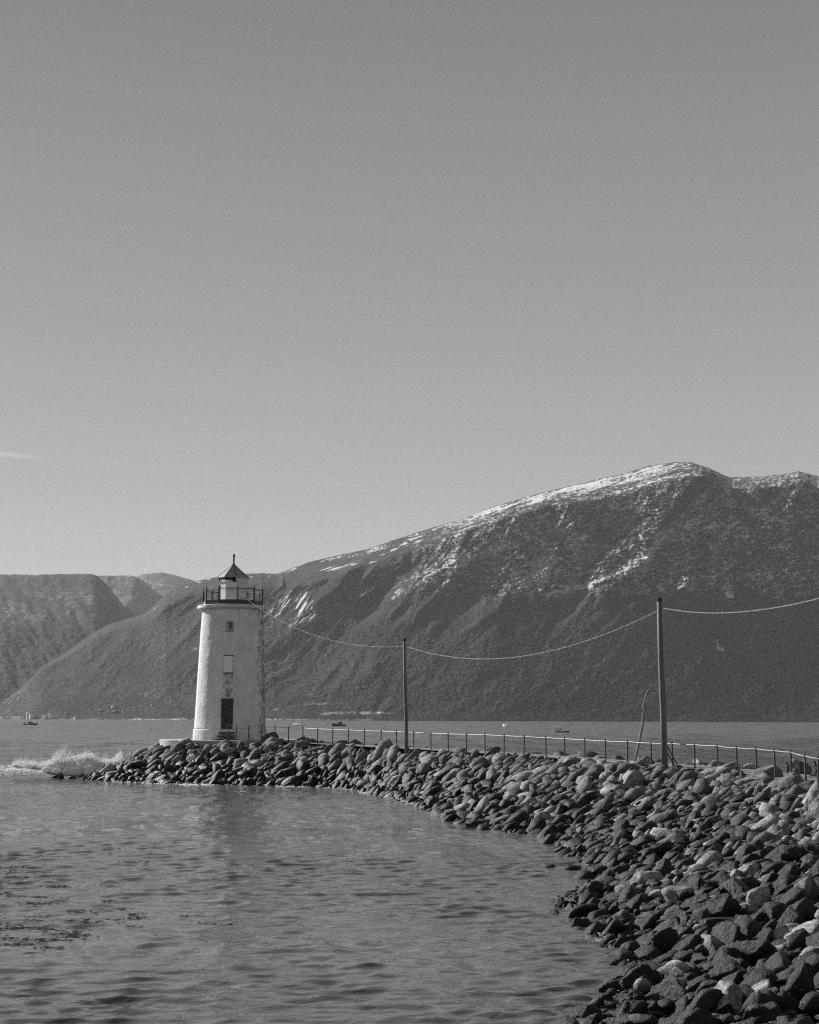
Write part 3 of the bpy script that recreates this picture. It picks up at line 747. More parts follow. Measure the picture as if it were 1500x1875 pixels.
# grime round the foot
foot = k.M('MULTIPLY', k.ramp(sp.outputs[2], .75, .1), k.ramp(nD, .42, .62)); base = k.mix(k.M('MULTIPLY', foot, .5), base, .25)
spk = k.ramp(k.noise(7, 4, rough=.6), .70, .73); base = k.mix(k.M('MULTIPLY', spk, .6), base, .25)
k.color(base); k.rough(.85)
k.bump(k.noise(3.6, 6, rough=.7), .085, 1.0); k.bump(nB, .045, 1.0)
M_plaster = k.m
zt, zp = zz(1117), zz(1335)
bm = bmesh.new()
NA = 120; prof = [(2.37 + (2.04 - 2.37) * t, zp + (zt - zp) * t) for t in np.linspace(0, 1, 70)]
lathe(bm, prof, NA)
for v in bm.verts:
    r = math.hypot(v.co.x, v.co.y)
    if r > .1:
        d = .014 * mnoise.noise(v.co * 1.1) + .012 * mnoise.noise(v.co * 3.1); v.co.x *= 1 + d / r; v.co.y *= 1 + d / r
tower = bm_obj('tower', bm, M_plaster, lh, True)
bm = bmesh.new(); lathe(bm, [(2.44, 0), (2.44, .3), (2.425, zp - .05), (2.36, zp + .01)], 96); bm_obj('plinth', bm, M_plaster, lh, False)
# door, windows on the side facing the camera
fy = lambda z: -(2.37 + (2.04 - 2.37) * (z - zp) / (zt - zp))
def px2x(px): return (px - 421.2) * PXM * .978
zd0, zd1 = zz(1334.5), zz(1282.5); xd0, xd1 = px2x(413), px2x(434)
M_door = simple('dark_door_paint', .035, .6, .35, 3, .006, (5, 5, .6))
bm = bmesh.new(); box(bm, ((xd0 + xd1) / 2, fy(zd0) + .17, (zd0 + zd1) / 2), (xd1 - xd0, .36, zd1 - zd0), bevel=.01); dr = bm_obj('door', bm, M_door, lh)
for j in range(5):
    wv = (xd1 - xd0 - .14) / 5; bm = bmesh.new(); box(bm, (xd0 + .07 + wv * (j + .5), fy(zd0) - .02, (zd0 + zd1) / 2), (wv - .015, .03, zd1 - zd0 - .14), bevel=.004); bm_obj('plank', bm, M_door, dr)
bm = bmesh.new(); box(bm, (xd1 - .11, fy(zd0) - .06, zd0 + .95), (.03, .05, .14)); bm_obj('handle', bm, M_rail, dr)
bm = bmesh.new(); box(bm, ((xd0 + xd1) / 2, fy(zd1) + .06, zd1 + .05), (xd1 - xd0 + .08, .2, .09), bevel=.01); bm_obj('door_lintel', bm, M_post, lh)
def window(x0, y0, x1, y1):
    z1, z0 = zz(y0), zz(y1); a, b = px2x(x0), px2x(x1); f = fy((z0 + z1) / 2)
    bm = bmesh.new(); t = .09
    zc = (z0 + z1) / 2; xc = (a + b) / 2
    for (cx, cz, sx, sz_) in ((xc, z1 - t / 2, b - a, t), (xc, z0 + t / 2, b - a, t), (a + t / 2, zc, t, z1 - z0 - 2 * t), (b - t / 2, zc, t, z1 - z0 - 2 * t)):
        box(bm, (cx, f + .05, cz), (sx, .26, sz_))
    wi = bm_obj('window', bm, simple('window_surround', .3, .8, .3, 6, .01), lh)
    bm = bmesh.new(); box(bm, (xc + .0, f - .035, zc), (b - a - 2 * t - .01, .02, z1 - z0 - 2 * t - .01)); bm_obj('pane', bm, M_dglass, wi)
    bm = bmesh.new(); xa, xb = a + t + .03, b - t - .03
    box(bm, (xa, f - .06, zc - .02), (.045, .06, z1 - z0 - 2 * t - .08)); box(bm, (xc, f - .06, z0 + t + .05), (xb - xa + .04, .05, .045)); bm_obj('sash', bm, M_white, wi)
window(418, 1141.5, 430.5, 1160)
z1, z0 = zz(1204), zz(1233.5); f = fy((z0 + z1) / 2)
bm = bmesh.new(); box(bm, (px2x(423.5), f + .03, (z0 + z1) / 2), (.50, .56, z1 - z0), bevel=.01)
sh_ = bm_obj('shutter', bm, simple('pale_boarding', .85, .7, .06, 5, .004), lh)
bm = bmesh.new(); box(bm, (px2x(423.5), f - .02, z0 - .035), (.62, .3, .05)); bm_obj('sill', bm, M_post, sh_)
bm = bmesh.new(); box(bm, (px2x(424.5), f + .02, z1 + .03), (.64, .3, .045)); bm_obj('head_trim', bm, M_post, sh_)
# steps
for j, (zz0, dd, wx_) in enumerate(((.46, .42, 1.0), (.25, .75, 1.15), (.05, 1.05, 1.3))):
    bm = bmesh.new(); box(bm, (px2x(424.5) + .02, -2.42 - dd / 2, zz0), (wx_, dd, .10), bevel=.01); bm_obj('step', bm, M_post, lh)
# gallery
zg0, zg1 = zz(1117.2), zz(1110.6)
bm = bmesh.new(); lathe(bm, [(2.04, zg0 - .02), (2.30, zg0), (2.36, zg0 + .04), (2.36, zg1 - .03), (2.33, zg1)], 96)
bm_obj('gallery_deck', bm, simple('gallery_concrete', .62, .7, .2, 2, .01), lh, False)
NP = 10; RP = 1.99; angs = [R(16 + 36 * i) for i in range(NP)]
pos_ = [Vector((RP * math.sin(a), -RP * math.cos(a), 0)) for a in angs]
zr = zz(1081.5)
for i in range(NP):
    p = pos_[i]; bm = bmesh.new(); box(bm, (p.x, p.y, (zg1 + zr + .06) / 2), (.085, .085, zr + .06 - zg1), Matrix.Rotation(angs[i], 3, 'Z')); lathe(bm, [(.02, 0), (.055, .02), (.05, .06), (.01, .09)], 8, (p.x, p.y, zr + .06)); bm_obj('gallery_post', bm, M_dark, lh)
    q = pos_[(i + 1) % NP]; c = (p + q) / 2; L_ = (q - p).length; rz = math.atan2((q - p).y, (q - p).x)
    bm = bmesh.new(); tube(bm, [(p.x, p.y, zr), (q.x, q.y, zr)], .028, 8); bm_obj('gallery_rail', bm, M_dark, lh)
    bm = bmesh.new(); tube(bm, [(p.x, p.y, zr - .1), (q.x, q.y, zr - .1)], .008, 6); bm_obj('gallery_wire', bm, M_post, lh)
    mat_ = M_white if i == 7 else M_dark
    if i == 7:
        bm = bmesh.new(); box(bm, (c.x, c.y, zg1 + .23), (L_ - .09, .02, .04), Matrix.Rotation(rz, 3, 'Z')); box(bm, (c.x, c.y, zg1 + .10), (L_ - .09, .025, .10), Matrix.Rotation(rz, 3, 'Z')); pn = bm_obj('kick_board', bm, M_white, lh); pn['label'] = 'pale open kick board on the sunny side'
    else:
        bm = bmesh.new(); box(bm, (c.x, c.y, zg1 + .165), (L_ - .09, .03, .32), Matrix.Rotation(rz, 3, 'Z')); bm_obj('kick_board', bm, M_dark, lh)
# lantern
oct_a = [R(-70 + 45 * i) for i in range(8)]
def ring8(r, z): return [Vector((r * math.sin(a), -r * math.cos(a), z)) for a in oct_a]
LM = simple('lantern_paint', .66, .6, .12, 3, .006)
zl0, zl1, zl2, zl3 = zg1, zz(1068), zz(1058.3), zz(1032)
for i in range(8):
    a0_, b0_ = ring8(.90, zl0)[i], ring8(.90, zl0)[(i + 1) % 8]; a1_, b1_ = ring8(.90, zl1)[i], ring8(.90, zl1)[(i + 1) % 8]
    inn = lambda v, s=.93: Vector((v.x * s, v.y * s, v.z))
    bm = bmesh.new()
    vs = [bm.verts.new(v) for v in (a0_, b0_, b1_, a1_, inn(a0_), inn(b0_), inn(b1_), inn(a1_))]
    for fc in ((0, 1, 2, 3), (5, 4, 7, 6), (4, 5, 1, 0), (3, 2, 6, 7), (4, 0, 3, 7), (1, 5, 6, 2)): bm.faces.new([vs[q] for q in fc])
    bm_obj('lantern_panel', bm, LM, lh)
    # flaring band under the eaves: glazed or blank
    A0, B0 = ring8(.915, zl1 + .02)[i], ring8(.915, zl1 + .02)[(i + 1) % 8]; A1, B1 = ring8(1.02, zl2)[i], ring8(1.02, zl2)[(i + 1) % 8]
    blank = i in (2, 3)
    bm = bmesh.new()
    vs = [bm.verts.new(v) for v in (A0, B0, B1, A1, inn(A0, .97), inn(B0, .97), inn(B1, .97), inn(A1, .97))]
    for fc in ((0, 1, 2, 3), (5, 4, 7, 6), (4, 5, 1, 0), (3, 2, 6, 7), (4, 0, 3, 7), (1, 5, 6, 2)): bm.faces.new([vs[q] for q in fc])
    bm_obj('lantern_panel' if blank else 'lantern_pane', bm, LM if blank else M_glass, lh)
    bm = bmesh.new(); tube(bm, [A0 * 1.005, A1 * 1.005], .035, 6); bm_obj('glazing_bar', bm, M_dark if i in (0, 1, 6, 7) else LM, lh)
    bm = bmesh.new(); tube(bm, [ring8(.905, zl0 + .02)[i], ring8(.905, zl1)[i]], .018, 6); bm_obj('corner_strip', bm, LM, lh)
bm = bmesh.new(); lathe(bm, [(.95, zl1 - .01), (.97, zl1 + .02), (.92, zl1 + .03)], 8, phase=-math.pi / 2 + R(-70)); bm_obj('lantern_ledge', bm, LM, lh)
bm = bmesh.new(); lathe(bm, [(.12, zl1), (.2, zl1 + .05), (.22, zl1 + .32), (.1, zl1 + .36)], 16, (.12, -.1, 0)); bm_obj('lamp', bm, M_dark, lh, True)
# roof: eight metal faces, each a part
apex = Vector((0, 0, zl3)); er = ring8(1.10, zl2 + .0)
RM = simple('roof_metal', .26, .5, .2, 2, .003)
roof = None
for i in range(8):
    a, b = er[i], er[(i + 1) % 8]; bm = bmesh.new()
    vs = [bm.verts.new(v) for v in (a, b, apex, a - Vector((0, 0, .05)), b - Vector((0, 0, .05)), apex - Vector((0, 0, .09)))]
    for fc in ((0, 1, 2), (5, 4, 3), (3, 4, 1, 0)): bm.faces.new([vs[q] for q in fc])
    bm_obj('roof_panel', bm, RM, lh)
    bm = bmesh.new(); tube(bm, [a * 1.0 + Vector((0, 0, .01)), apex + Vector((0, 0, .0))], .016, 6); bm_obj('roof_seam', bm, M_dark, lh)
zf = zl3
bm = bmesh.new(); lathe(bm, [(.10, zf - .08), (.06, zf + .02), (.055, zf + .38), (.085, zf + .39), (.085, zf + .41), (.05, zf + .42), (.05, zf + .46), (.11, zf + .52), (.10, zf + .56), (.02, zf + .68)], 14)
bm_obj('finial', bm, M_dark, lh, True)

# concrete platform (structure of its own)
bm = bmesh.new(); lathe(bm, [(PLAT_R, -.75), (PLAT_R, -.03), (PLAT_R - .03, 0)], 80)
pl = bm_obj('foundation_platform', bm, simple('platform_concrete', .36, .85, .35, 1.0, .015, (1, 1, .5)), None); pl.location = (LHX, LHY, PLAT_Z - .004)
tag(pl, 'low round concrete platform under the white lighthouse', 'platform')

# ================================================================== FENCE
fence = empty('fence', tuple(map(float, FENCE[4]))); tag(fence, 'thin steel railing with dark posts and one pale top rail beside the path', 'fence')
def loc(p): return Vector(p) - fence.location
rgf = random.Random(4)
heads = []
for i in range(len(POST_PX)):
    P = Vector(FENCE[i]); top = Vector(RAILP[i]); h = top.z - P.z
    if i < 4: P.z = PLAT_Z - .05 if i > 1 else PLAT_Z; h = top.z - P.z
    w_ = .068; lean = Vector((rgf.gauss(0, .015), rgf.gauss(0, .02), 0)); 
    if POST_PX[i] in (1313,): lean = Vector((-.03, 0, 0))
    bm = bmesh.new(); foot_ = loc(P) - Vector((0, 0, .35)) - lean; tp = loc(top) + Vector((0, 0, .02))
    tube(bm, [foot_, tp], w_ / 2 * (1.0 if i < 24 else 1.15), 8)
    lathe(bm, [(w_ * .5, 0), (w_ * .72, .015), (w_ * .72, .05), (w_ * .3, .07)], 8, tuple(tp - Vector((0, 0, .02))))
    bm_obj('post', bm, M_post, fence, False)
    heads.append(loc(top))
pts = []
for a, b in zip(heads, heads[1:]):
    for t in (0, .25, .5, .75): p = a.lerp(b, t); p.z -= .02 * math.sin(math.pi * t); pts.append(p)
pts.append(heads[-1])
bm = bmesh.new(); tube(bm, pts, .017, 8); bm_obj('rail', bm, M_rail, fence, True)

# ================================================================== POLES AND CABLE
def pole(base, top, r0, r1, label, stay_dirs):
    o = empty('cable_pole', base); tag(o, label, 'utility pole', 'wooden poles along the breakwater')
    b = Vector(base); t = Vector(top) - b; bm = bmesh.new()
    tube(bm, [Vector((0, 0, -.8)) , t * .33 + Vector((.01, 0, 0)), t * .66 - Vector((.012, 0, 0)), t], [r0, r0 * .93, (r0 + r1) / 2, r1], 16); bm_obj('shaft', bm, M_wood, o, True)
    bm = bmesh.new(); lathe(bm, [(r1 * 1.15, -.05), (r1 * 1.25, .0), (r1 * 1.35, .08), (r1 * .9, .11)], 14, tuple(t)); bm_obj('cap', bm, M_dark, o)
    bm = bmesh.new(); tube(bm, [t - Vector((0, 0, .42)), t - Vector((-.05, .14, .42)), t - Vector((-.05, .16, .34))], .018, 6); bm_obj('cable_hook', bm, M_dark, o)
    for (s0, s1) in stay_dirs:
        bm = bmesh.new(); tube(bm, [Vector(s0), Vector(s1)], .03, 6); bm_obj('brace', bm, M_post, o)
    return o
fz_at = lambda px: float(np.interp(px, POST_PX, FZ))
P1d, P2d = fz_at(745) - .9, fz_at(1216) - 1.0
p1b, p1t = at_depth(745, 1392, P1d), at_depth(740.6, 1172, P1d)
p2b, p2t = at_depth(1217.5, 1408, P2d), at_depth(1207.2, 1099, P2d)
pole(tuple(p1b), tuple(p1t), .115, .085, 'tall wooden cable pole near the middle of the breakwater, the shorter looking of two', [((.06, 0, .75), (.5, .3, .0)), ((.06, 0, .45), (.3, .3, .0))])
pole(tuple(p2b), tuple(p2t), .145, .105, 'tall wooden cable pole on the right, beside the crooked stick', [((.08, 0, 1.05), (.62, .3, .1)), ((.08, 0, .75), (.5, .3, .1))])
def cable(a, b, sag, label):
    a, b = Vector(a), Vector(b); n = 90; L_ = (b - a).length; pts = []
    for i in range(n + 1):
        t = i / n; p = a.lerp(b, t); p.z -= sag * 4 * t * (1 - t); pts.append(p)
    o = empty('overhead_cable', tuple(a)); tag(o, label, 'cable', 'overhead cables strung from pole to pole')
    # two twisted strands
    for s in (0, math.pi):
        bm = bmesh.new(); q = []; m = int(L_ / .09)
        for i in range(m + 1):
            t = i / m * n; k_ = min(int(t), n - 1); p = pts[k_].lerp(pts[k_ + 1], t - k_); an = i * .09 / .5 * 2 * math.pi * .5 + s
            q.append(p - a + Vector((0, .014 * math.cos(an), .014 * math.sin(an))))
        tube(bm, q, .0060, 4); bm_obj('strand', bm, M_cable, o, True)
P3 = at_depth(1640, 1052, 36)
c1a = (LHX + LS * RP * math.sin(angs[0]), LHY - LS * RP * math.cos(angs[0]), PLAT_Z + LS * zz(1089)); c1b = at_depth(740, 1183.5, P1d); c2b = at_depth(1203, 1119, P2d)
cable(c1a, c1b, float(1.15), 'thin twisted cable sagging from the lighthouse gallery to the first pole')
cable(at_depth(742.5, 1183, P1d), c2b, 1.32, 'thin twisted cable sagging between the two poles')
cable(at_depth(1212, 1113, P2d), P3, .55, 'thin twisted cable running from the right pole out of the picture')

# ================================================================== crooked stick, bollard, driftwood
bm = bmesh.new()
SD = fz_at(1165) + 3.2
sp_ = [(1163, 1396), (1165, 1382), (1169, 1366), (1172, 1352), (1173.5, 1343), (1177, 1328), (1177.5, 1312), (1179.5, 1300), (1178.5, 1292), (1181, 1281), (1184, 1271), (1187.5, 1264), (1190, 1262)]
b0 = Vector(at_depth(*sp_[0], SD)); stick = empty('stick', b0); tag(stick, 'crooked bare branch standing upright behind the railing by the right pole', 'branch')
pts = [Vector(at_depth(x, y, SD + .02 * (i % 3))) - b0 for i, (x, y) in enumerate(sp_)]
tube(bm, pts, list(np.linspace(.062, .036, len(pts)) * np.array([1, .9, 1.1, .95, 1.15, .9, 1.15, .9, 1.2, .95, 1, 1, .8])), 8); bm_obj('stem', bm, M_wood2, stick, True)
bm = bmesh.new(); tube(bm, [Vector(at_depth(x, y, SD)) - b0 for x, y in ((1187, 1265.5), (1194, 1266.6), (1201, 1264.6))], [.03, .026, .016], 6); bm_obj('twig', bm, M_wood2, stick)

BD = fz_at(1450) + 2.2
bb = Vector(at_depth(1456, 1424, BD)); bol = empty('bollard', bb); tag(bol, 'squat weathered mooring post with an iron pin on its top', 'bollard')
hz = lambda py: float(at_depth(1456, py, BD)[2]) - bb.z
bm = bmesh.new(); lathe(bm, [(.17, -.3), (.165, hz(1401.5)), (.15, hz(1400)), (.165, hz(1398)), (.16, hz(1393)), (.12, hz(1390.6))], 14); bm_obj('stump', bm, simple('old_timber', .2, .85, .4, 4, .01, (5, 5, .5)), bol)
bm = bmesh.new(); tube(bm, [(.05, 0, hz(1392)), (.065, 0, hz(1382.5))], .022, 8); bm_obj('pin', bm, M_dark, bol)
bm = bmesh.new(); tube(bm, [(-.14, -.08, -.2), (-.15, -.08, hz(1403)), (-.17, -.08, hz(1396))], .035, 8); bm_obj('side_bar', bm, M_wood, bol)
b2 = Vector(at_depth(1443.5, 1420, BD + .3)); st2 = empty('mooring_stake', b2); tag(st2, 'short dark iron stake with a bent head left of the mooring post', 'stake')
bm = bmesh.new(); tube(bm, [(.0, 0, -.3), (0, 0, .2), (-.01, 0, .33)], [.05, .055, .05], 8); bm_obj('shank', bm, M_dark, st2)
bm = bmesh.new(); tube(bm, [(0, 0, .33), (.0, 0, .43), (-.06, 0, .47), (-.1, 0, .43)], [.03, .035, .03, .02], 8); bm_obj('hook', bm, M_dark, st2)
DD = fz_at(1495) + 2.0
dw = Vector(at_depth(1499, 1432, DD)); dwo = empty('driftwood', dw); tag(dwo, 'dark leaning driftwood limb at the right edge beside the path', 'driftwood')
bm = bmesh.new(); tube(bm, [Vector(at_depth(x, y, DD)) - dw for x, y in ((1501, 1438), (1498, 1420), (1494, 1403), (1490.5, 1394))], [.07, .065, .055, .05], 8); bm_obj('limb', bm, M_dark, dwo, True)
hw = Vector(at_depth(1500, 1410, DD - .5)); hwo = empty('hose', hw); tag(hwo, 'pale bent pipe end curving over the driftwood at the right edge', 'pipe')
bm = bmesh.new(); tube(bm, [Vector(at_depth(x, y, DD - .5)) - hw for x, y in ((1482.5, 1401.3), (1486, 1402), (1491, 1403.5), (1496, 1407), (1502, 1412), (1508, 1420), (1512, 1430))], [.035, .028, .028, .028, .03, .03, .03], 8); bm_obj('bend', bm, M_rail, hwo, True)

# ================================================================== BOATS
def hull_mesh(L, B, H, sheer=.25, stern=.8):
    bm = bmesh.new(); st = []
    for i in range(11):
        t = i / 10; wdt = B / 2 * (stern + (1 - stern) * min(1, t * 3)) * (1 - max(0, (t - .45) / .55) ** 2.2) + .01
        z = H * (1 + sheer * t ** 2 * 2); x = (t - .5) * L; rake = 0.06 * L * t ** 4
        st.append([bm.verts.new((x - rake, 0, -.25)), bm.verts.new((x - rake * .6, wdt * .8, -.05)), bm.verts.new((x, wdt, z * .6)), bm.verts.new((x + rake, wdt * 1.03, z)),
                   bm.verts.new((x + rake, wdt * .9, z - .02)), bm.verts.new((x + rake, -wdt * .9, z - .02)), bm.verts.new((x + rake, -wdt * 1.03, z)), bm.verts.new((x, -wdt, z * .6)), bm.verts.new((x - rake * .6, -wdt * .8, -.05))])
    for a, b in zip(st, st[1:]):
        for k_ in range(9): bm.faces.new((a[k_], b[k_], b[(k_ + 1) % 9], a[(k_ + 1) % 9]))
    bm.faces.new(st[0]); bm.faces.new(list(reversed(st[-1]))); return bm
def boat(px, py, L, B, H, flip, label, hull_v, cabin, cabin_v=.6, yaw=0):
    p = on_level(px, py); o = empty('boat', (float(p[0]), float(p[1]), 0), (math.pi if flip else 0) + yaw); tag(o, label, 'boat', 'small boats out on the fjord')
    bm_obj('hull', hull_mesh(L, B, H), simple('hull_paint', hull_v, .4, .15, 2, 0), o)
    bm = bmesh.new(); tube(bm, [(-L * .48, -B * .52, H * .95), (0, -B * .53, H * 1.0), (L * .3, -B * .44, H * 1.12)], .05, 6); tube(bm, [(-L * .48, B * .52, H * .95), (0, B * .53, H * 1.0), (L * .3, B * .44, H * 1.12)], .05, 6); bm_obj('gunwale', bm, M_white, o)
    if cabin:
        x0, x1, ch = cabin
        bm = bmesh.new(); 
        vs = [bm.verts.new(v) for v in ((x0, -B * .36, H * .8), (x1, -B * .33, H * .9), (x1, B * .33, H * .9), (x0, B * .36, H * .8), (x0 + .1, -B * .33, H + ch), (x1 - ch * .7, -B * .3, H + ch), (x1 - ch * .7, B * .3, H + ch), (x0 + .1, B * .33, H + ch))]
        for fc in ((3, 2, 1, 0), (4, 5, 6, 7), (0, 1, 5, 4), (1, 2, 6, 5), (2, 3, 7, 6), (3, 0, 4, 7)): bm.faces.new([vs[q] for q in fc])
        cb = bm_obj('cabin', bm, simple('cabin_paint', cabin_v, .4, .1, 2, 0), o)
        for j in range(2):
            wx = x0 + (x1 - ch * .7 - x0) * (.3 + .42 * j)
            for s in (-1, 1):
                bm = bmesh.new(); box(bm, (wx, s * B * .335, H + ch * .62), ((x1 - x0) * .26, .06, ch * .36)); bm_obj('window', bm, M_dglass, cb)
    return o
def fig(name, base, lean, hgt, v_coat, label, parent_dir=1, seated=True):
    """a small seated or standing figure, one continuous skinned body"""
    s = hgt / 1.75
    J = [(0, 0, .9), (0, 0, 1.15), (0, 0, 1.42), (0, 0, 1.52), (0.02, 0, 1.68), (0, .2, 1.40), (.12, .24, 1.15), (.34, .18, 1.1), (0, -.2, 1.40), (.12, -.24, 1.15), (.34, -.18, 1.1)]
    E = [(0, 1), (1, 2), (2, 3), (3, 4), (2, 5), (5, 6), (6, 7), (2, 8), (8, 9), (9, 10)]
    Rr = [.17, .15, .17, .065, .11, .08, .06, .045, .08, .06, .045]
    if seated: J += [(.1, .1, .88), (.5, .13, .88), (.52, .13, .45), (.1, -.1, .88), (.5, -.13, .88), (.52, -.13, .45)]
    else: J += [(0, .1, .85), (.02, .11, .45), (0, .12, .05), (0, -.1, .85), (.02, -.11, .45), (0, -.12, .05)]
    E += [(0, 11), (11, 12), (12, 13), (0, 14), (14, 15), (15, 16)]; Rr += [.1, .075, .055, .1, .075, .055]
    me = bpy.data.meshes.new('person'); me.from_pydata([((x + lean * (z - .9)) * s * parent_dir, y * s, (z - (.45 if seated else 0.05)) * s) for x, y, z in J], E, [])
    o = bpy.data.objects.new('person', me); COL.objects.link(o); o.location = base
    md = o.modifiers.new('skin', 'SKIN'); o.modifiers.new('sub', 'SUBSURF').levels = 1; o.modifiers['sub'].render_levels = 1
    for i, r in enumerate(Rr): me.skin_vertices[0].data[i].radius = (r * s, r * s)
    me.skin_vertices[0].data[0].use_root = True
    me.materials.append(simple('dark_clothes', v_coat, .8, .2, 4, 0)); tag(o, label, 'person'); return o
bt = boat(55.5, 1328.3, 7.6, 2.6, .85, False, 'dark cabin boat with a flat grey hull off the village on the left', .12, (-1.2, 1.9, 1.15), .25)
bm = bmesh.new(); tube(bm, [(-3.0, 0, .8), (-3.0, 0, 1.9)], .25, 8); bm_obj('outboard', bm, M_dark, bt)
bt = boat(544.5, 1328.6, 10.5, 3.0, .6, True, 'pale low motor boat with a long foredeck and windscreen, bow to the left', .2, (-3.2, 1.0, 1.7), .9, yaw=-.7)
bm = bmesh.new(); vs = [bm.verts.new(v) for v in ((.6, -.9, .55), (3.6, -.3, .75), (3.6, .3, .75), (.6, .9, .55), (.8, -.7, 1.35), (.8, .7, 1.35))]
for fc in ((0, 3, 2, 1), (0, 1, 4), (3, 5, 2), (1, 2, 5, 4), (0, 4, 5, 3)): bm.faces.new([vs[q] for q in fc])
bm_obj('foredeck', bm, M_white, bt)
bt = boat(621, 1330.3, 7.4, 2.8, 1.15, True, 'black wooden boat with a rounded dark wheelhouse, beside the pale motor boat', .02, (-1.8, .8, 1.3), .025)
bm = bmesh.new(); tube(bm, [(1.0, 0, 1.3), (1.0, 0, 2.3)], .12, 6); box(bm, (1.9, 0, 1.45), (1.6, 1.3, .35)); bm_obj('hatch', bm, M_dark, bt)
bt = boat(928, 1330.4, 5.6, 2.2, 1.0, True, 'small white open boat with an upright engine, farthest from the shore stones', .85, (0.2, 1.6, .6), .9, yaw=-.7)
bm = bmesh.new(); tube(bm, [(-2.0, 0, .7), (-2.0, 0, 1.75)], .17, 8); bm_obj('engine', bm, M_dark, bt)
bt = boat(1029, 1341.2, 4.6, 1.8, .38, False, 'small open fishing boat with two people aboard', .03, None)
p = bt.location
bm = bmesh.new(); box(bm, (-2.45, 0, .45), (.35, .4, .8), bevel=.06); bm_obj('outboard_motor', bm, M_white, bt)
bm = bmesh.new(); box(bm, (-2.0, 0, .3), (.5, 1.2, .35)); bm_obj('stern_seat', bm, M_dark, bt)
bm = bmesh.new(); box(bm, (2.0, 0, .75), (.28, .3, .55), bevel=.08); bm_obj('fender', bm, M_white, bt)
fig('person', (p.x - 1.55, p.y, .32), .1, 1.6, .05, 'person in dark clothes seated at the stern of the open boat', 1)
fig('person', (p.x - .15, p.y, .42), .25, 1.9, .02, 'person in black bulky clothes leaning forward amidships in the open boat', -1)

# ================================================================== HOUSES along the far shore
M_hw = simple('white_boards', .8, .6, .08, .5, 0); M_hr = simple('roof_slates', .12, .7, .2, .6, 0); M_hg = simple('grey_boards', .35, .6, .1, .5, 0)
HGROUP = 'small far houses along the foot of the mountain'
def house(px, py, L, W, H, label, m=None, rz=0, roofh=None, P=None, C=None, flat_=False):
    L, W, H = L * 1.25, W * 1.25, H * 1.2
    g = ground_at(px, py, P, C); o = empty('house', (g.x, g.y, max(g.z - 1, .2)), rz - 1.15); tag(o, label, 'house', HGROUP)
    bm = bmesh.new(); box(bm, (0, 0, H / 2), (L, W, H)); bm_obj('wall', bm, m or M_hw, o)
    rh = roofh or W * .35; bm = bmesh.new(); e_ = .4
    if not flat_:
        vs = [bm.verts.new(v) for v in ((-L / 2 - e_, -W / 2 - e_, H), (L / 2 + e_, -W / 2 - e_, H), (L / 2 + e_, W / 2 + e_, H), (-L / 2 - e_, W / 2 + e_, H), (-L / 2 - e_, 0, H + rh), (L / 2 + e_, 0, H + rh))]
        for fc in ((3, 2, 1, 0), (0, 1, 5, 4), (2, 3, 4, 5), (1, 2, 5), (3, 0, 4)): bm.faces.new([vs[q] for q in fc])
    else: box(bm, (0, 0, H + .25), (L + .6, W + .6, .4))
    bm_obj('roof', bm, M_hr, o)
    for j in (-1, 1):
        bm = bmesh.new(); box(bm, (j * L * .25, -W / 2 - .03, H * .55), (L * .14, .12, H * .3)); bm_obj('window', bm, M_dglass, o)
row = 'one of the low white buildings in the row along the village shore'
rgh = random.Random(9)
for x in (4, 10, 15.5, 21, 26.5, 32, 37.5, 43): house(x, 1315.5 - rgh.random(), rgh.uniform(6, 9), 7, rgh.uniform(4, 6), row, rz=rgh.uniform(-.4, .4), roofh=1.6)
house(51, 1315.5, 6, 8, 17, 'tall white flat-topped tower block behind the dark cabin boat', flat_=True, roofh=.5)
house(57.5, 1315.5, 11, 9, 11, 'broad white warehouse joined beside the tall tower block', roofh=2)
house(82, 1316, 5, 7, 11, 'left of the two narrow white waterside buildings right of the village', flat_=True)
house(91.5, 1316, 4.5, 7, 14, 'right and taller of the two narrow white waterside buildings right of the village', flat_=True)
for (x, y, s, lb) in ((20, 1303, 9, 'white house alone on the slope above the village row'), (36, 1279, 7, 'topmost little house above the left village'), (3, 1292, 8, 'white house at the left picture edge above the village'), (12, 1288, 6, 'pale house in the upper village line, left one'),
                      (19, 1288, 6, 'pale house in the upper village line, right one'), (122, 1306, 8, 'lone white house between the village and the middle farms'), (183, 1301.5, 9, 'white farmhouse, lower left of the middle farms'), (207, 1295, 9, 'highest white house among the middle farms'),
                      (210, 1303.5, 11, 'biggest white house low in the middle of the farms'), (225, 1301.5, 5, 'tiny white shed right of the biggest farmhouse'), (277, 1293, 6, 'lone pale hut high between the farms and the lighthouse'), (328, 1296.5, 8, 'greyish house just left of the lighthouse'),
                      (138, 1317, 9, 'long white boathouse at the waterline between village and farms'), (215, 1317.0, 4, 'small white boathouse at the waterline below the farms'), (506, 1318.6, 6, 'small white hut at the waterline just right of the lighthouse')):
    house(x, y, s, s * .75, s * .5, lb, m=M_hg if 'grey' in lb else M_hw, rz=rgh.uniform(-.6, .6))

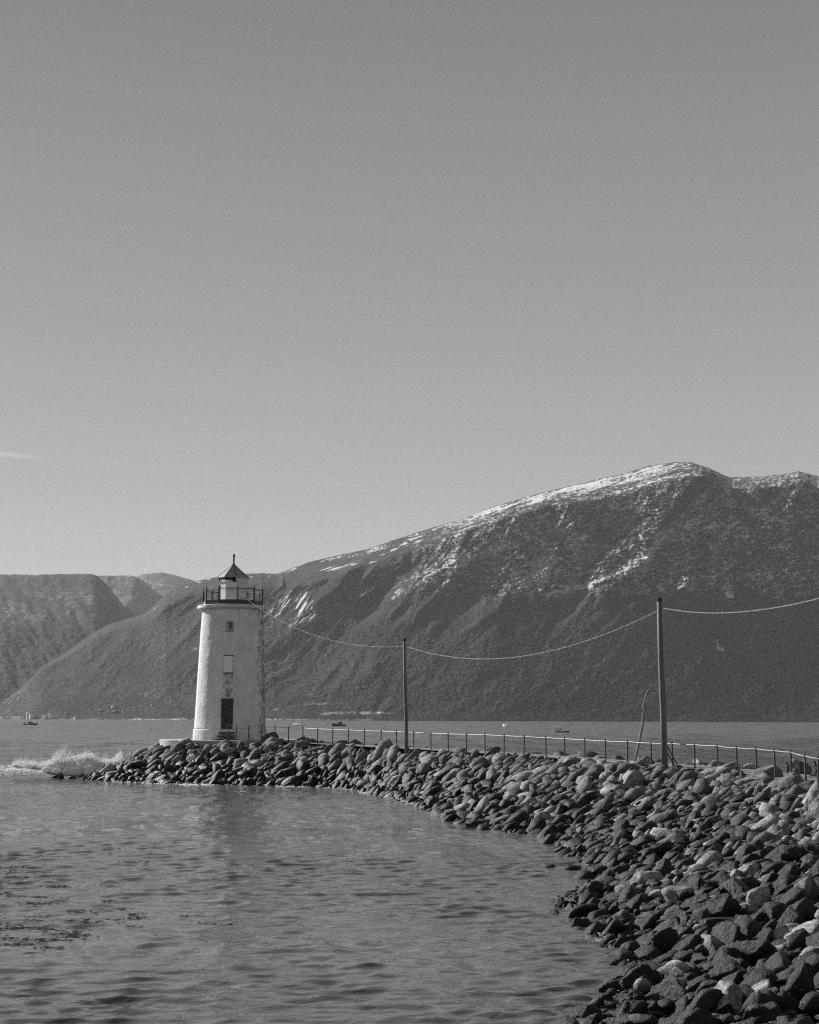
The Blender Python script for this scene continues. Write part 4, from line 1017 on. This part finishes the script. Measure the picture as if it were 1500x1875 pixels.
# ================================================================== SEAWEED, FOAM, SPRAY
rg = np.random.default_rng(21)
def chips(name, centres, size, m, flat_=1.0, tri=False, lx=1.0, turn=3.14):
    n = len(centres); a = rg.uniform(-turn, turn, n); s = size
    if tri:
        base = np.array([[1, 0, -.5], [-.5, .87, -.5], [-.5, -.87, -.5], [0, 0, .9]]); F0 = np.array([[0, 2, 1], [0, 1, 3], [1, 2, 3], [2, 0, 3]])
    else:
        base = np.array([[1, 0, 0], [0, .45, 0], [-1, 0, 0], [0, -.45, 0], [0, 0, 1.0]]); F0 = np.array([[0, 1, 4], [1, 2, 4], [2, 3, 4], [3, 0, 4]])
    base = base * np.array([lx, 1, 1]); c, sn = np.cos(a), np.sin(a)
    V = base[None] * s[:, None, None]; x = V[..., 0] * c[:, None] - V[..., 1] * sn[:, None]; y = V[..., 0] * sn[:, None] + V[..., 1] * c[:, None]
    V = np.stack([x, y, V[..., 2] * flat_], -1) + centres[:, None]
    F = F0[None] + (np.arange(n) * len(base))[:, None, None]
    return link_mesh(name, V.reshape(-1, 3), F.reshape(-1, 3), m, None, False)
weeds = [(10, 1566, 20, 2), (60, 1567, 45, 2), (5, 1576, 18, 3), (42, 1588, 40, 4), (5, 1598, 25, 4), (40, 1607, 50, 3), (12, 1617, 25, 3), (80, 1598, 12, 2), (10, 1637, 20, 5), (35, 1642, 35, 3), (70, 1643, 20, 2), (62, 1655, 42, 5), (105, 1623, 45, 2.5), (195, 1554, 25, 2.5), (200, 1562, 14, 1.5), (122, 1645, 22, 1.5),
         (255, 1579, 38, 3), (205, 1621, 28, 2.5), (200, 1651, 36, 2.5), (150, 1669, 30, 2.5), (215, 1665, 42, 2.5), (245, 1675, 26, 4), (255, 1681, 30, 3), (175, 1672, 14, 2), (70, 1679, 34, 2.5), (65, 1687, 30, 2.5), (140, 1685, 36, 3), (165, 1690, 36, 4), (205, 1684, 26, 3), (40, 1699, 50, 5), (95, 1703, 30, 3),
         (130, 1712, 50, 8), (90, 1722, 60, 4), (30, 1730, 50, 4), (95, 1736, 34, 3), (20, 1718, 25, 2), (53, 1746, 16, 2), (182, 1715, 10, 2), (355, 1677, 30, 1.5), (375, 1692, 22, 1.5), (410, 1694, 24, 1.5), (240, 1696, 20, 2), (2, 1756, 8, 2), (-30, 1700, 50, 30), (-30, 1620, 50, 30), (885, 1633, 20, 1)]
cs = []; ss = []
for (x, y, wx, wy) in weeds:
    n = int(wx * max(wy, 2) * .8)
    px = x + rg.normal(0, wx * .45, n); py = y + rg.normal(0, wy * .45, n)
    thin = perlin(px / 9, py / 2.5, 5) > -.25; p = on_level(px[thin], py[thin]); p[:, 2] = rg.uniform(-.02, .02, len(p)); cs.append(p); ss.append(rg.uniform(.005, .016, len(p)))
k = Mat('kelp'); k.color(.03); k.rough(.9); k.p.inputs['Specular IOR Level'].default_value = .1
sw = chips('seaweed', np.concatenate(cs), np.concatenate(ss), k.m, .7, lx=4.5, turn=.35); tag(sw, 'patches of dark seaweed breaking the surface in the left foreground', 'seaweed', kind='stuff')

# shore foam
k = Mat('sea_foam'); k.color(.8); k.rough(.9); k.p.inputs['Subsurface Weight'].default_value = 0
M_foam = k.m
cs = []; ss = []
for (x0, y0, x1, y1, wy, dens) in ((330, 1437, 395, 1437.5, 1.2, 7), (590, 1441, 640, 1442, 1.6, 9), (640, 1443, 672, 1447, 1.5, 6), (655, 1450, 690, 1454, 1.6, 8), (505, 1439.5, 560, 1440.5, 1.0, 3), (735, 1470, 760, 1472, 1.3, 4), (1036, 1541, 1056, 1546, 1.6, 3), (270, 1435, 330, 1436.5, .9, 2),
                                   (1030, 1655, 1050, 1657, 2, 1.5), (1075, 1720, 1110, 1726, 3, .6), (1050, 1866, 1080, 1870, 3, 1.2), (210, 1431, 262, 1433, 1, 2.0)):
    n = int((x1 - x0) * dens * 2.2); t = rg.uniform(0, 1, n); px = x0 + (x1 - x0) * t + rg.normal(0, 2, n); py = y0 + (y1 - y0) * t + rg.normal(0, wy, n)
    keep_ = perlin(px / 7, py / 2, 9) > -.05; p = on_level(px[keep_], py[keep_]); p[:, 2] = rg.uniform(0, .04, len(p)); cs.append(p); ss.append(rg.uniform(.015, .06, len(p)) * (p[:, 1] / 80) ** .5)
for (ax, ay), (bx_, by_) in zip(toe_px, toe_px[1:]):
    n = int(math.hypot(bx_ - ax, by_ - ay) * 3.0); t = rg.uniform(0, 1, n); px = ax + (bx_ - ax) * t + rg.normal(-1, 3, n); py = ay + (by_ - ay) * t + rg.exponential(1.6, n)
    keep_ = fbm(px / 16, py / 5, 19, 3) > .10; p = on_level(px[keep_], py[keep_]); p[:, 2] = rg.uniform(0, .05, len(p)); cs.append(p); ss.append(rg.uniform(.012, .05, len(p)) * (p[:, 1] / 80) ** .5)
fo = chips('foam', np.concatenate(cs), np.concatenate(ss), M_foam, .3); tag(fo, 'thin broken foam along the waterline of the boulders', 'foam', kind='stuff')

# breaking wave at the tip: a lumpy white body with spray thrown up
k = Mat('breaking_foam'); k.color(.96); k.rough(1); tr = k.N.new('ShaderNodeBsdfTranslucent'); tr.inputs[0].default_value = (.95, .95, .95, 1)
ms = k.N.new('ShaderNodeMixShader'); ms.inputs[0].default_value = .5; k.L.new(k.p.outputs[0], ms.inputs[1]); k.L.new(tr.outputs[0], ms.inputs[2])
k.L.new(ms.outputs[0], k.N['Material Output'].inputs['Surface']); M_brk = k.m
WD = 94.5
wv_root = empty('breaking_wave', tuple(on_level(135, 1412))); tag(wv_root, 'white wave bursting over the low stones at the tip of the breakwater', 'wave')
W0 = wv_root.location
top_c = [(20, 1397), (38, 1394), (52, 1396), (62, 1395), (75, 1399), (88, 1396), (100, 1392), (112, 1391), (124, 1391), (138, 1387), (150, 1384), (160, 1381), (168, 1384), (178, 1389), (190, 1391), (203, 1392), (215, 1386), (221, 1377), (226, 1388), (240, 1391), (255, 1390), (262, 1396)]
bot_c = [(20, 1401), (50, 1405), (80, 1408), (90, 1414), (105, 1416), (130, 1419), (150, 1421), (185, 1417), (205, 1408), (262, 1400)]
# spray droplets
n = 34000
px = rg.uniform(25, 262, n); tpx = np.interp(px, *np.array(top_c).T)
py = tpx + 5 - rg.exponential(2.6, n) * (1 + .8 * perlin(px / 9, px * 0, 17)) + rg.normal(0, 1.2, n)
dep = WD + rg.normal(0, 1.0, n); sizes = rg.uniform(.008, .020, n)
# jets
J = []
for (x0, y0, x1, y1, cnt) in ((100, 1396, 106, 1371, 500), (104, 1396, 112, 1368, 500), (108, 1395, 120, 1366, 400), (112, 1395, 116, 1362, 250), (117, 1395, 123, 1361, 220), (120, 1394, 130, 1372, 350), (96, 1396, 99, 1376, 250), (128, 1394, 134, 1380, 300), (221, 1394, 222, 1374, 260), (217, 1394, 214, 1380, 200), (156, 1390, 158, 1377, 500), (166, 1390, 170, 1378, 400), (145, 1392, 143, 1381, 300)):
    t = rg.uniform(0, 1, cnt * 2) ** 1.4; jx = x0 + (x1 - x0) * t + rg.normal(0, .5 + 1.6 * t); jy = y0 + (y1 - y0) * t + rg.normal(0, 1, cnt * 2)
    J.append((jx, jy, WD - .5 + rg.normal(0, .5, cnt * 2), rg.uniform(.008, .026, cnt * 2) * (1.3 - t)))
# loose foam on the water in front and to the left
n3 = 9000; fx = rg.uniform(-10, 190, n3); fy_ = 1410 + rg.normal(0, 3.5, n3) - .02 * fx
km = fbm(fx / 14, fy_ / 2.2, 77, 3) > .02; fl = on_level(fx[km], fy_[km]); fl[:, 2] = .08
nb = 5000; bx = rg.uniform(22, 262, nb); tb = np.interp(bx, *np.array(top_c).T); bb_ = np.interp(bx, *np.array(bot_c).T); tt = rg.uniform(0, 1, nb) ** .9
by = tb - 1 + (bb_ - tb) * (1 - tt) + rg.normal(0, 1.5, nb)
J.append((bx, by, WD - 1.6 + 1.8 * tt + rg.normal(0, .35, nb), rg.uniform(.008, .024, nb)))
# the body: many overlapping lumps of foam
bv, bf = ICO[2]; LV, LF, lo_ = [], [], 0
for q in range(900):
    x = rg.uniform(24, 262); t = rg.uniform(0, 1) ** 1.2; ty = np.interp(x, *np.array(top_c).T); by_ = np.interp(x, *np.array(bot_c).T); hh = max(by_ - ty, 6)
    r = rg.uniform(.06, .20) * min(1, hh / 20) + .04; rag = 7 * float(perlin(np.array(x / 8.), np.array(3.3), 41)); y = ty + 5 + rag + (hh - 6 - rag) * t
    c_ = at_depth(x, y, WD + .7 - 2.0 * t + rg.normal(0, .25)); of = rg.uniform(0, 90, 3)
    dd = np.array([.34 * mnoise.noise(Vector(v_ * 1.9 + of)) + .22 * mnoise.noise(Vector(v_ * 4.8 + of)) for v_ in bv])
    LV.append(bv * (1 + dd)[:, None] * r * np.array([1.7, 1.3, 1.0]) + c_ - np.array(W0)); LF.append(bf + lo_); lo_ += len(bv)
link_mesh('crest', np.concatenate(LV), np.concatenate(LF), M_brk, wv_root, True)['kind'] = 'stuff'
px = np.concatenate([px] + [j[0] for j in J]); py = np.concatenate([py] + [j[1] for j in J]); dep = np.concatenate([dep] + [j[2] for j in J]); sizes = np.concatenate([sizes] + [j[3] for j in J])
cen = at_depth(px, py, dep); cen = np.concatenate([cen, fl]); sizes = np.concatenate([sizes, rg.uniform(.02, .07, len(fl))])
spr = chips('spray', cen - np.array(W0), sizes, M_brk, 1.0, True); spr.parent = wv_root; spr['kind'] = 'stuff'

# ================================================================== the haze box
bm = bmesh.new(); x0, x1, y0_, y1_, zb, zt_ = -14000, 14000, -13500, 14500, -6, 1450
box(bm, ((x0 + x1) / 2, (y0_ + y1_) / 2, (zb + zt_) / 2), (x1 - x0, y1_ - y0_, zt_ - zb)); hz_ = bm_obj('haze', bm, HAZE_MAT); tag(hz_, 'thin pale air lying over the fjord', kind='stuff')
print('top of terrain', T_P[..., 2].max())
